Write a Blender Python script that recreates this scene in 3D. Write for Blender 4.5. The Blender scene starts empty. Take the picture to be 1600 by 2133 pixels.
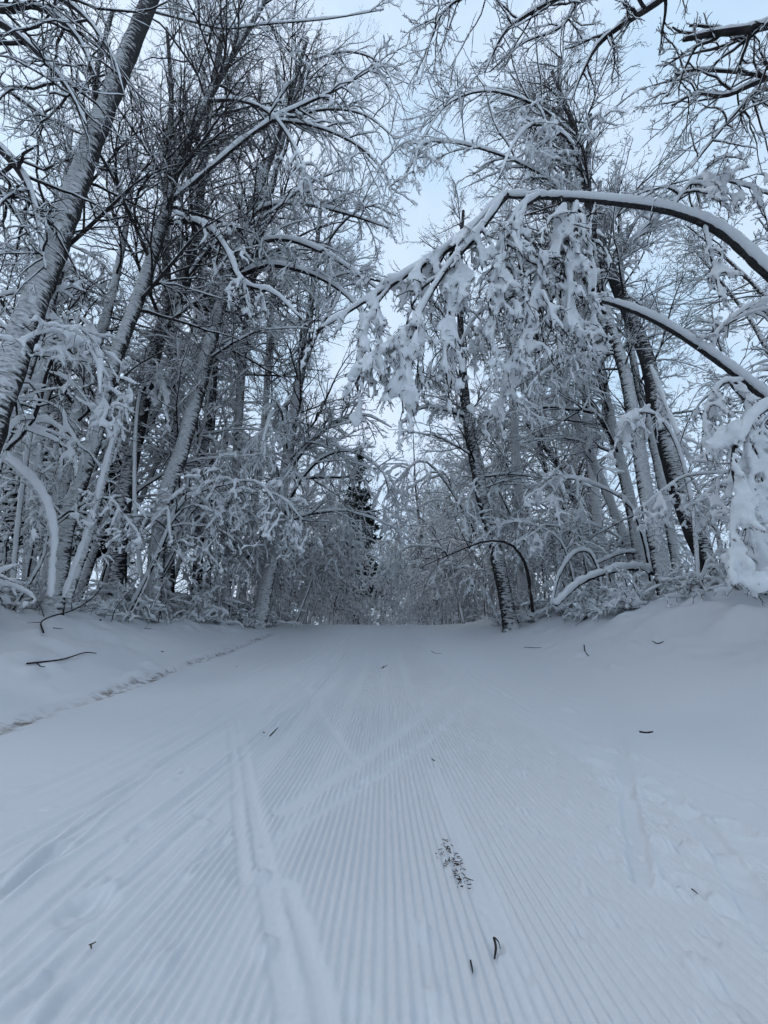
import bpy, math, random
import numpy as np
from mathutils import Vector, Matrix

# ------------------------------------------------------------------ camera
F = 770.0                      # focal length in pixels of the 1600 x 2133 photograph
PITCH = math.radians(21.0)
CAMZ = 0.70
sc = bpy.context.scene
cam_data = bpy.data.cameras.new('camera')
cam = bpy.data.objects.new('camera', cam_data)
sc.collection.objects.link(cam)
cam.location = (0, 0, CAMZ)
cam.rotation_euler = (math.pi / 2 + PITCH, 0, 0)
cam_data.sensor_fit = 'HORIZONTAL'
cam_data.sensor_width = 36.0
cam_data.lens = 36.0 * F / 1600.0
cam_data.clip_start = 0.05
cam_data.clip_end = 2000
sc.camera = cam

# ------------------------------------------------------------------ sky, sun, exposure
SUN_EL, SUN_AZ = math.radians(54), math.radians(-84)     # azimuth measured from +y towards +x
world = bpy.data.worlds.new('World')
sc.world = world
world.use_nodes = True
wn, wl = world.node_tree.nodes, world.node_tree.links
wn.clear()
w_out = wn.new('ShaderNodeOutputWorld')
w_bg = wn.new('ShaderNodeBackground')
w_sky = wn.new('ShaderNodeTexSky')
w_sky.sky_type = 'NISHITA'
w_sky.sun_disc = False
w_sky.sun_elevation = SUN_EL
w_sky.sun_rotation = SUN_AZ
w_sky.air_density = 1.0
w_sky.dust_density = 2.0
w_tc = wn.new('ShaderNodeTexCoord')
w_no = wn.new('ShaderNodeTexNoise')
w_no.inputs['Scale'].default_value = 2.6
w_no.inputs['Detail'].default_value = 5
w_no.inputs['Roughness'].default_value = 0.55
w_cr = wn.new('ShaderNodeValToRGB')
w_cr.color_ramp.elements[0].position = 0.36
w_cr.color_ramp.elements[0].color = (5.9, 8.0, 10.3, 1)
w_cr.color_ramp.elements[1].position = 0.66
w_cr.color_ramp.elements[1].color = (8.3, 9.5, 11.5, 1)
w_mix = wn.new('ShaderNodeMix')
w_mix.data_type = 'RGBA'
w_mix.inputs['Factor'].default_value = 0.86
wl.new(w_tc.outputs['Generated'], w_no.inputs['Vector'])
wl.new(w_no.outputs['Fac'], w_cr.inputs['Fac'])
wl.new(w_sky.outputs['Color'], w_mix.inputs['A'])
wl.new(w_cr.outputs['Color'], w_mix.inputs['B'])
wl.new(w_mix.outputs['Result'], w_bg.inputs['Color'])
w_bg.inputs['Strength'].default_value = 0.10
wl.new(w_bg.outputs['Background'], w_out.inputs['Surface'])

sun_data = bpy.data.lights.new('sun', 'SUN')
sun_data.energy = 0.64
sun_data.angle = math.radians(20)
sun_data.color = (1.0, 0.99, 0.98)
sun = bpy.data.objects.new('sun', sun_data)
sc.collection.objects.link(sun)
sun_dir = Vector((math.cos(SUN_EL) * math.sin(SUN_AZ), math.cos(SUN_EL) * math.cos(SUN_AZ), math.sin(SUN_EL)))
sun.rotation_euler = sun_dir.to_track_quat('Z', 'Y').to_euler()

sc.view_settings.view_transform = 'Standard'
sc.view_settings.look = 'None'
sc.view_settings.exposure = 0.1
sc.view_settings.gamma = 1.0
sc.view_settings.use_curve_mapping = False
sc.cycles.max_bounces = 3
sc.cycles.diffuse_bounces = 3
sc.cycles.use_adaptive_sampling = True
sc.cycles.adaptive_threshold = 0.04
sc.cycles.adaptive_min_samples = 12
sc.cycles.use_light_tree = False
sc.cycles.glossy_bounces = 1
sc.cycles.transmission_bounces = 0
sc.cycles.transparent_max_bounces = 2

# ------------------------------------------------------------------ helpers
COL = sc.collection
CP, SP = math.cos(PITCH), math.sin(PITCH)


def ray(px, py):
    u, v = (px - 800) / F, (1066.5 - py) / F
    return np.array([u, CP - v * SP, SP + v * CP])


def at(px, py, y):
    """The point of the place seen at a pixel of the photograph that stands y metres ahead."""
    d = ray(px, py)
    return np.array([0, 0, CAMZ]) + d * (y / d[1])


def true_width(pts, widths):
    """A wide lens stretches what lies off axis; undo that in widths measured across a run of pixels."""
    q = np.array([[p[0] - 800.0, p[1] - 1066.5] for p in pts])
    t = np.gradient(q, axis=0)
    t /= np.linalg.norm(t, axis=1, keepdims=True)
    r = np.linalg.norm(q, axis=1)
    ca = np.abs(-t[:, 1] * q[:, 0] + t[:, 0] * q[:, 1]) / np.maximum(r, 1)
    ct = 1 / np.sqrt(1 + (r / F) ** 2)
    w = np.interp(np.linspace(0, 1, len(pts)), np.linspace(0, 1, len(widths)), np.asarray(widths, float))
    return w / np.sqrt((ca / ct) ** 2 + 1 - ca ** 2)


def sstep(e0, e1, x):
    t = np.clip((x - e0) / (e1 - e0), 0, 1)
    return t * t * (3 - 2 * t)


def ground_z(x, y):
    """The lie of the land: a trail that climbs to a crest, with banks on both sides."""
    x, y = np.asarray(x, float), np.asarray(y, float)
    up = 0.0325 * np.clip(y - 2.0, 0, None) ** 1.5
    dn = 2.02 - 0.075 * (y - 16.5)
    k = 0.07
    h = np.clip(0.5 + 0.5 * (dn - up) / k, 0, 1)
    z = dn * (1 - h) + up * h - k * h * (1 - h)
    z = np.maximum(z, -3.0)
    amp_l = np.interp(y, [-5, 4, 13, 18, 40], [1.35, 1.35, 0.95, 0.4, 0.5])
    amp_r = np.interp(y, [-5, 5, 9, 13, 18, 40], [1.5, 1.55, 1.4, 1.0, 0.5, 0.5])
    return z + amp_l * sstep(2.9, 7.4, -x) + amp_r * sstep(2.7, 7.4, x)


def on_ground(px, py, lift=0.0):
    """Where the line of sight through a pixel meets the land."""
    d = ray(px, py)
    t = np.linspace(0.4, 40, 8000)
    p = np.array([0, 0, CAMZ]) + t[:, None] * d
    below = p[:, 2] < ground_z(p[:, 0], p[:, 1])
    i = int(np.argmax(below)) if below.any() else 3000
    q = p[i].copy()
    q[2] = float(ground_z(q[0], q[1])) + lift
    return q


_NR = np.random.default_rng(7).random(65536)


def vnoise(x, y, seed=0):
    """Smooth lattice noise in 0..1."""
    xi, yi = np.floor(x).astype(np.int64), np.floor(y).astype(np.int64)
    fx, fy = x - xi, y - yi
    fx, fy = fx * fx * (3 - 2 * fx), fy * fy * (3 - 2 * fy)

    def h(a, b):
        return _NR[(a * 73856093 ^ b * 19349663 ^ seed * 83492791) & 65535]
    return ((h(xi, yi) * (1 - fx) + h(xi + 1, yi) * fx) * (1 - fy) + (h(xi, yi + 1) * (1 - fx) + h(xi + 1, yi + 1) * fx) * fy)


def unit(v):
    return v / np.maximum(np.linalg.norm(v, axis=-1, keepdims=True), 1e-9)


def raw_mesh(name, V, Q, mat, smooth=True):
    """A mesh of quads from numpy arrays."""
    me = bpy.data.meshes.new(name)
    me.vertices.add(len(V))
    me.vertices.foreach_set('co', np.ascontiguousarray(V, np.float32).ravel())
    me.loops.add(len(Q) * 4)
    me.loops.foreach_set('vertex_index', np.ascontiguousarray(Q, np.int32).ravel())
    me.polygons.add(len(Q))
    me.polygons.foreach_set('loop_start', np.arange(0, len(Q) * 4, 4, dtype=np.int32))
    if smooth:
        me.polygons.foreach_set('use_smooth', np.ones(len(Q), bool))
    me.update(calc_edges=True)
    me.materials.append(mat)
    return me


def link(name, me, parent=None, loc=None):
    o = bpy.data.objects.new(name, me)
    COL.objects.link(o)
    if parent is not None:
        o.parent = parent
    if loc is not None:
        o.location = loc
    if name == 'snow':
        o['kind'] = 'stuff'
    return o


def tag(o, label=None, cat=None, group=None, kind=None):
    for k, v in (('label', label), ('category', cat), ('group', group), ('kind', kind)):
        if v:
            o[k] = v
    return o


def thing(name, label, cat, loc=(0, 0, 0), group=None):
    return tag(link(name, None, None, tuple(float(c) for c in loc)), label, cat, group)


# ------------------------------------------------------------------ materials
def new_mat(name):
    m = bpy.data.materials.new(name)
    m.use_nodes = True
    nt = m.node_tree
    return m, nt.nodes, nt.links, nt.nodes['Principled BSDF']


def snow_mat(name, col, grain=60.0, bump=0.25, dist=0.01):
    m, n, l, b = new_mat(name)
    b.inputs['Roughness'].default_value = 0.75
    b.inputs['Specular IOR Level'].default_value = 0.15
    tc = n.new('ShaderNodeTexCoord')
    a = n.new('ShaderNodeTexNoise')
    a.inputs['Scale'].default_value = grain
    a.inputs['Detail'].default_value = 4
    l.new(tc.outputs['Object'], a.inputs['Vector'])
    cr = n.new('ShaderNodeValToRGB')
    cr.color_ramp.elements[0].position, cr.color_ramp.elements[1].position = 0.3, 0.7
    cr.color_ramp.elements[0].color = (col[0] * .95, col[1] * .955, col[2] * .96, 1)
    cr.color_ramp.elements[1].color = (*col, 1)
    l.new(a.outputs['Fac'], cr.inputs['Fac'])
    l.new(cr.outputs['Color'], b.inputs['Base Color'])
    bp = n.new('ShaderNodeBump')
    bp.inputs['Strength'].default_value = bump
    bp.inputs['Distance'].default_value = dist
    l.new(a.outputs['Fac'], bp.inputs['Height'])
    l.new(bp.outputs['Normal'], b.inputs['Normal'])
    return m, n, l, b, cr


SNOW = snow_mat('snow', (0.80, 0.82, 0.84), 45, 0.3)[0]


def ground_material():
    m, n, l, b, cr = snow_mat('packed_snow', (0.72, 0.742, 0.77), 70, 0.12, 0.004)
    at_ = n.new('ShaderNodeAttribute')
    at_.attribute_name = 'dirt'
    no = n.new('ShaderNodeTexNoise')
    no.inputs['Scale'].default_value = 9
    no.inputs['Detail'].default_value = 6
    tc = n.new('ShaderNodeTexCoord')
    l.new(tc.outputs['Object'], no.inputs['Vector'])
    mu = n.new('ShaderNodeMath')
    mu.operation = 'MULTIPLY'
    rp = n.new('ShaderNodeMapRange')
    rp.inputs['From Min'].default_value, rp.inputs['From Max'].default_value = 0.42, 0.66
    l.new(no.outputs['Fac'], rp.inputs['Value'])
    l.new(at_.outputs['Fac'], mu.inputs[0])
    l.new(rp.outputs['Result'], mu.inputs[1])
    mx = n.new('ShaderNodeMix')
    mx.data_type = 'RGBA'
    mx.inputs['B'].default_value = (0.16, 0.115, 0.09, 1)
    l.new(mu.outputs['Value'], mx.inputs['Factor'])
    l.new(cr.outputs['Color'], mx.inputs['A'])
    l.new(mx.outputs['Result'], b.inputs['Base Color'])
    return m


GROUND = ground_material()


def bark_material(name, cover, dark=(0.022, 0.022, 0.023), light=(0.062, 0.060, 0.060)):
    """Bark plastered with wind-driven snow on the weather side, in ragged horizontal streaks."""
    m, n, l, b = new_mat(name)
    b.inputs['Roughness'].default_value = 0.9
    b.inputs['Specular IOR Level'].default_value = 0.1
    tc = n.new('ShaderNodeTexCoord')
    mp = n.new('ShaderNodeMapping')
    mp.inputs['Scale'].default_value = (3.5, 3.5, 15.0)
    l.new(tc.outputs['Object'], mp.inputs['Vector'])
    ns = n.new('ShaderNodeTexNoise')
    ns.inputs['Scale'].default_value = 1.6
    ns.inputs['Detail'].default_value = 6
    ns.inputs['Roughness'].default_value = 0.68
    l.new(mp.outputs['Vector'], ns.inputs['Vector'])
    nl = n.new('ShaderNodeTexNoise')
    nl.inputs['Scale'].default_value = 0.9
    nl.inputs['Detail'].default_value = 3
    l.new(tc.outputs['Object'], nl.inputs['Vector'])
    ge = n.new('ShaderNodeNewGeometry')
    dt = n.new('ShaderNodeVectorMath')
    dt.operation = 'DOT_PRODUCT'
    dt.inputs[1].default_value = (0, -0.72, 0.70)
    l.new(ge.outputs['Normal'], dt.inputs[0])
    a1 = n.new('ShaderNodeMath'); a1.operation = 'MULTIPLY_ADD'
    a1.inputs[1].default_value = 3.4
    a1.inputs[2].default_value = -1.7 + cover
    l.new(ns.outputs['Fac'], a1.inputs[0])
    a3 = n.new('ShaderNodeMath'); a3.operation = 'MULTIPLY_ADD'
    a3.inputs[1].default_value = 0.9
    a3.inputs[2].default_value = -0.45
    l.new(nl.outputs['Fac'], a3.inputs[0])
    a2 = n.new('ShaderNodeMath'); a2.operation = 'ADD'
    l.new(dt.outputs['Value'], a2.inputs[0]); l.new(a1.outputs['Value'], a2.inputs[1])
    a4 = n.new('ShaderNodeMath'); a4.operation = 'ADD'
    l.new(a2.outputs['Value'], a4.inputs[0]); l.new(a3.outputs['Value'], a4.inputs[1])
    sx = n.new('ShaderNodeSeparateXYZ')
    l.new(tc.outputs['Object'], sx.inputs['Vector'])
    hz = n.new('ShaderNodeMapRange')
    hz.inputs['From Min'].default_value, hz.inputs['From Max'].default_value = 5.0, 15.0
    hz.inputs['To Min'].default_value, hz.inputs['To Max'].default_value = 0.0, -0.65
    l.new(sx.outputs['Z'], hz.inputs['Value'])
    a5 = n.new('ShaderNodeMath'); a5.operation = 'ADD'
    l.new(a4.outputs['Value'], a5.inputs[0]); l.new(hz.outputs['Result'], a5.inputs[1])
    rg = n.new('ShaderNodeMapRange')
    rg.inputs['From Min'].default_value, rg.inputs['From Max'].default_value = -0.04, 0.14
    l.new(a5.outputs['Value'], rg.inputs['Value'])
    fm = n.new('ShaderNodeMapping')
    fm.inputs['Scale'].default_value = (7.0, 7.0, 30.0)
    l.new(tc.outputs['Object'], fm.inputs['Vector'])
    fn = n.new('ShaderNodeTexNoise')
    fn.inputs['Scale'].default_value = 1.5
    fn.inputs['Detail'].default_value = 5
    fn.inputs['Roughness'].default_value = 0.7
    l.new(fm.outputs['Vector'], fn.inputs['Vector'])
    fr = n.new('ShaderNodeMapRange')
    fr.inputs['From Min'].default_value, fr.inputs['From Max'].default_value = 0.30, 0.50
    fr.inputs['To Min'].default_value = 0.25
    l.new(fn.outputs['Fac'], fr.inputs['Value'])
    fx = n.new('ShaderNodeMath'); fx.operation = 'MULTIPLY'
    l.new(rg.outputs['Result'], fx.inputs[0]); l.new(fr.outputs['Result'], fx.inputs[1])
    br = n.new('ShaderNodeTexNoise')
    br.inputs['Scale'].default_value = 26
    br.inputs['Detail'].default_value = 5
    l.new(tc.outputs['Object'], br.inputs['Vector'])
    bc = n.new('ShaderNodeValToRGB')
    bc.color_ramp.elements[0].position, bc.color_ramp.elements[1].position = 0.35, 0.72
    bc.color_ramp.elements[0].color, bc.color_ramp.elements[1].color = (*dark, 1), (*light, 1)
    l.new(br.outputs['Fac'], bc.inputs['Fac'])
    mx = n.new('ShaderNodeMix'); mx.data_type = 'RGBA'
    mx.inputs['B'].default_value = (0.70, 0.715, 0.73, 1)
    l.new(fx.outputs['Value'], mx.inputs['Factor'])
    l.new(bc.outputs['Color'], mx.inputs['A'])
    l.new(mx.outputs['Result'], b.inputs['Base Color'])
    hh = n.new('ShaderNodeMath'); hh.operation = 'MULTIPLY_ADD'
    hh.inputs[1].default_value = 0.35
    l.new(br.outputs['Fac'], hh.inputs[0]); l.new(fx.outputs['Value'], hh.inputs[2])
    bp = n.new('ShaderNodeBump')
    bp.inputs['Strength'].default_value = 0.9
    bp.inputs['Distance'].default_value = 0.02
    l.new(hh.outputs['Value'], bp.inputs['Height'])
    l.new(bp.outputs['Normal'], b.inputs['Normal'])
    return m


BARK = bark_material('bark_snowy', -0.05)
BARK_WHITE = bark_material('bark_plastered', 0.3)
BARK_DARK = bark_material('bark_bare', -0.5)


def twig_material(name, c0, c1):
    m, n, l, b = new_mat(name)
    b.inputs['Roughness'].default_value = 0.85
    b.inputs['Specular IOR Level'].default_value = 0.1
    tc = n.new('ShaderNodeTexCoord')
    a = n.new('ShaderNodeTexNoise')
    a.inputs['Scale'].default_value = 7
    a.inputs['Detail'].default_value = 3
    l.new(tc.outputs['Object'], a.inputs['Vector'])
    cr = n.new('ShaderNodeValToRGB')
    cr.color_ramp.elements[0].position, cr.color_ramp.elements[1].position = 0.35, 0.65
    cr.color_ramp.elements[0].color, cr.color_ramp.elements[1].color = (*c0, 1), (*c1, 1)
    l.new(a.outputs['Fac'], cr.inputs['Fac'])
    l.new(cr.outputs['Color'], b.inputs['Base Color'])
    return m


TWIG = twig_material('twig_bark', (0.016, 0.015, 0.016), (0.042, 0.038, 0.038))
NEEDLE = twig_material('spruce_needles', (0.008, 0.013, 0.012), (0.022, 0.032, 0.026))
LITTER = twig_material('leaf_litter', (0.03, 0.018, 0.012), (0.07, 0.045, 0.03))

# ------------------------------------------------------------------ growing branches
WIND = unit(np.array([0.0, -0.62, 0.78]))      # where the snow came from


LIGHT_WIND = unit(np.array([0.0, -0.35, 0.94]))


class Tubes:
    """Collects swept tubes and turns them into one mesh."""

    def __init__(self):
        self.V, self.Q, self.n = [], [], 0

    def add(self, P, R, S, squash=None):
        N, K, _ = P.shape
        if N == 0:
            return
        T = unit(np.gradient(P, axis=1))
        m = unit(T.mean(axis=1))
        ref = np.where(np.abs(m[:, 2:3]) < 0.8, np.array([[0, 0, 1.0]]), np.array([[0, 1.0, 0.0]]))[:, None, :]
        A = unit(np.cross(T, ref))
        B = np.cross(A, T)
        ang = 2 * np.pi * np.arange(S) / S
        ca, sa = np.cos(ang), np.sin(ang)
        RR = R[:, :, None, None]
        V = P[:, :, None, :] + RR * (ca[None, None, :, None] * A[:, :, None, :] + sa[None, None, :, None] * B[:, :, None, :])
        if squash is not None:
            V = V + squash
        base = self.n + (np.arange(N) * K * S)[:, None, None] + (np.arange(K - 1) * S)[None, :, None]
        i = np.arange(S)[None, None, :]
        j = (np.arange(S)[None, None, :] + 1) % S
        q = np.stack([base + i, base + j, base + S + j, base + S + i], axis=-1).reshape(-1, 4)
        self.V.append(V.reshape(-1, 3))
        self.Q.append(q)
        self.n += N * K * S

    def mesh(self, name, mat):
        if not self.V:
            return None
        return raw_mesh(name, np.concatenate(self.V), np.concatenate(self.Q), mat)


def add_snow(tb, P, R, rs, S, rng, gap=0.25, ends=True, wind=WIND, hug=0.8):
    """Snow lying along the weather side of every strand, lumpy and broken."""
    N, K, _ = P.shape
    if N == 0:
        return
    T = unit(np.gradient(P, axis=1))
    Nn = wind - (T * wind).sum(-1, keepdims=True) * T
    mag = np.linalg.norm(Nn, axis=-1)
    Nn = Nn / np.maximum(mag, 1e-6)[..., None]
    lump = rng.uniform(0.6, 1.3, (N, K))
    lump = np.where(rng.random((N, K)) < gap, lump * 0.35, lump)
    r = (rs * lump + R * hug) * (0.35 + 0.65 * mag)
    if ends:
        r[:, 0] *= 0.6
        r[:, -1] *= 0.45
    C = P + Nn * (R * 0.45 + r * 0.55)[..., None]
    tb.add(C, r, S)


def march(P0, D0, L, K, rng, wander=0.12, trop=0.0, curve=None, zig=0.0):
    """Strands that set out from P0 along D0 and wander; trop < 0 droops."""
    N = len(P0)
    P = np.empty((N, K, 3))
    P[:, 0] = P0
    d = unit(D0.copy())
    st = (L / (K - 1))[:, None]
    sgn = np.where(rng.random((N, 1)) < .5, 1., -1.)
    side = unit(np.cross(d, rng.normal(size=(N, 3))))
    tr = np.broadcast_to(np.asarray(trop, float), (N,))[:, None] * np.array([0, 0, 1.0])
    for k in range(1, K):
        d = d + rng.normal(size=(N, 3)) * wander + tr
        if zig:
            d = d + side * (zig * sgn * (1 if k % 2 else -1))
        if curve is not None:
            d = d + curve
        d = unit(d)
        P[:, k] = P[:, k - 1] + d * st
    return P


def spawn(P, R, per, rng, t0=0.15, t1=1.0, ang=(30, 60), lift=0.0, lean=None, rank=None):
    """Points, directions and parent radii for `per` offspring on each strand."""
    N, K, _ = P.shape
    cnt = np.full(N, int(per)) if np.isscalar(per) else np.asarray(per)
    idx = np.repeat(np.arange(N), cnt)
    M = len(idx)
    t = rng.uniform(t0, t1, M) * (K - 1)
    i = np.clip(t.astype(int), 0, K - 2)
    f = (t - i)[:, None]
    p0, p1 = P[idx, i], P[idx, i + 1]
    p = p0 * (1 - f) + p1 * f
    tn = unit(p1 - p0)
    perp = unit(np.cross(tn, rng.normal(size=(M, 3))))
    if lift:
        perp = perp + np.array([0, 0, lift])
        perp = unit(perp - (perp * tn).sum(-1, keepdims=True) * tn)
    a = np.radians(rng.uniform(ang[0], ang[1], M))[:, None]
    d = unit(np.cos(a) * tn + np.sin(a) * perp)
    r = R[idx, i] * (1 - f[:, 0]) + R[idx, i + 1] * f[:, 0]
    return p, d, r, idx, t / (K - 1)


def taper(r0, K, tip=0.35, N=None):
    r0 = np.atleast_1d(r0)
    s = 1 - (1 - tip) * np.linspace(0, 1, K)
    return r0[:, None] * s[None, :]


def fill_branch(wood, snow, P1, R1, rng, dens=(10, 7, 5), lens=(0.42, 0.45, 0.5), trop=(0.0, 0.0, 0.0), snowr=(0.02, 0.014, 0.011),
                ang=((30, 60), (30, 60), (25, 60)), wander=(0.13, 0.17, 0.2), t0=0.12, gap=0.3, lift=0.0, K=(8, 6, 3), snow_sides=4, thin=1.0, snow_main=1.0, S1=6, L1=None, wind=WIND, hug=0.8):
    """Three orders of side shoots on the strands P1, with snow on all of them."""
    if L1 is None:
        L1 = np.linalg.norm(np.diff(P1, axis=1), axis=-1).sum(1)
    wood.add(P1, R1, S1)
    add_snow(snow, P1, R1, snowr[0] * snow_main, max(5, snow_sides), rng, gap * .6, wind=wind, hug=hug)
    P, R, L = P1, R1, L1
    for o in range(len(dens)):
        p, d, r, idx, t = spawn(P, R, dens[o], rng, t0 if o == 0 else 0.2, 1.0, ang[o], lift)
        if len(p) == 0:
            return
        ln = L[idx] * lens[o] * (1 - 0.55 * t) * rng.uniform(0.6, 1.25, len(p))
        rr = np.clip(r * 0.62, (0.0035, 0.003, 0.0028)[min(o, 2)] * thin, (0.03, 0.014, 0.007)[min(o, 2)])
        P = march(p, d, ln, K[o], rng, wander[o], trop[o], zig=0.12)
        R = taper(rr, K[o], 0.4)
        L = ln
        last = o == len(dens) - 1
        wood.add(P, R, 3 if o > 0 else 4)
        add_snow(snow, P, R, snowr[min(o + 1, len(snowr) - 1)], 3 if last else snow_sides, rng, gap, wind=wind, hug=hug)


def catmull(pts, K):
    """A smooth run of K points through a few given ones."""
    pts = np.asarray(pts, float)
    n = len(pts)
    if n == 2:
        return pts[0] + (pts[1] - pts[0]) * np.linspace(0, 1, K)[:, None]
    ex = np.vstack([2 * pts[0] - pts[1], pts, 2 * pts[-1] - pts[-2]])
    out = []
    for s in np.linspace(0, n - 1, K):
        i = min(int(s), n - 2)
        t = s - i
        a, b, c, d = ex[i], ex[i + 1], ex[i + 2], ex[i + 3]
        out.append(0.5 * (2 * b + (c - a) * t + (2 * a - 5 * b + 4 * c - d) * t * t + (3 * b - 3 * c + d - a) * t ** 3))
    return np.array(out)


def fuse(me, voxel, mat, smooth_it=0):
    """Lets neighbouring lumps of snow grow together into one skin."""
    o = bpy.data.objects.new('snow_fuse', me)
    COL.objects.link(o)
    md = o.modifiers.new('r', 'REMESH')
    md.mode = 'VOXEL'
    md.voxel_size = voxel
    md.use_smooth_shade = True
    dg = bpy.context.evaluated_depsgraph_get()
    dg.update()
    new = bpy.data.meshes.new_from_object(o.evaluated_get(dg))
    bpy.data.objects.remove(o)
    bpy.data.meshes.remove(me)
    new.materials.clear()
    new.materials.append(mat)
    return new


# ------------------------------------------------------------------ the land
def stroke_list():
    g = lambda *p: [on_ground(*q)[:2] for q in p]
    return [  # polyline, width, depth, edge ridge
        (g((615, 2230), (588, 2060), (556, 1850), (530, 1700), (508, 1590), (490, 1480)), 0.058, 0.006, 0.005),
        (g((690, 2200), (655, 2040), (625, 1930), (592, 1850)), 0.05, 0.004, 0.006),
        (g((590, 1690), (700, 1620), (830, 1530), (985, 1390)), 0.10, 0.006, 0.006),
        (g((560, 1755), (700, 1672), (860, 1570), (1010, 1420)), 0.05, 0.006, 0.006),
        (g((655, 1462), (690, 1520), (742, 1590)), 0.06, 0.004, 0.003),
        (g((620, 1400), (655, 1462)), 0.07, 0.007, 0.004),
        (g((1340, 1845), (1318, 1720), (1296, 1560), (1278, 1420)), 0.07, 0.014, 0.011),
        (g((505, 1840), (492, 1640), (478, 1500)), 0.04, 0.007, 0.006),
        (g((760, 1400), (900, 1440), (1000, 1475)), 0.05, 0.007, 0.005),
        (g((1020, 1440), (1130, 1475)), 0.06, 0.007, 0.005),
        (g((340, 1556), (470, 1475), (600, 1405)), 0.05, 0.010, 0.006),
        (g((-40, 1900), (200, 1700), (340, 1590), (480, 1500)), 0.05, 0.011, 0.008),
        (g((-40, 1860), (200, 1670), (330, 1580)), 0.03, 0.010, 0.007),
        (g((-60, 2030), (130, 1860), (300, 1720)), 0.05, 0.010, 0.006),
        (g((20, 2133), (230, 1900), (420, 1720)), 0.04, 0.009, 0.007),
        (g((100, 2133), (250, 1960), (380, 1830)), 0.03, 0.008, 0.006),
        (g((410, 1790), (470, 1750)), 0.04, 0.010, 0.005),
        (g((1640, 2000), (1560, 1860), (1470, 1740), (1400, 1660)), 0.09, 0.012, 0.008),
        (g((1600, 1640), (1530, 1560)), 0.03, 0.005, 0.004),
        (g((-30, 1690), (120, 1590)), 0.03, 0.006, 0.004),
        (g((190, 1535), (260, 1512)), 0.03, 0.010, 0.003),
        (g((610, 1400), (690, 1345)), 0.05, 0.006, 0.004),
        (g((870, 1385), (990, 1380)), 0.05, 0.006, 0.004),
    ]


RIB = 0.0288


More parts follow.
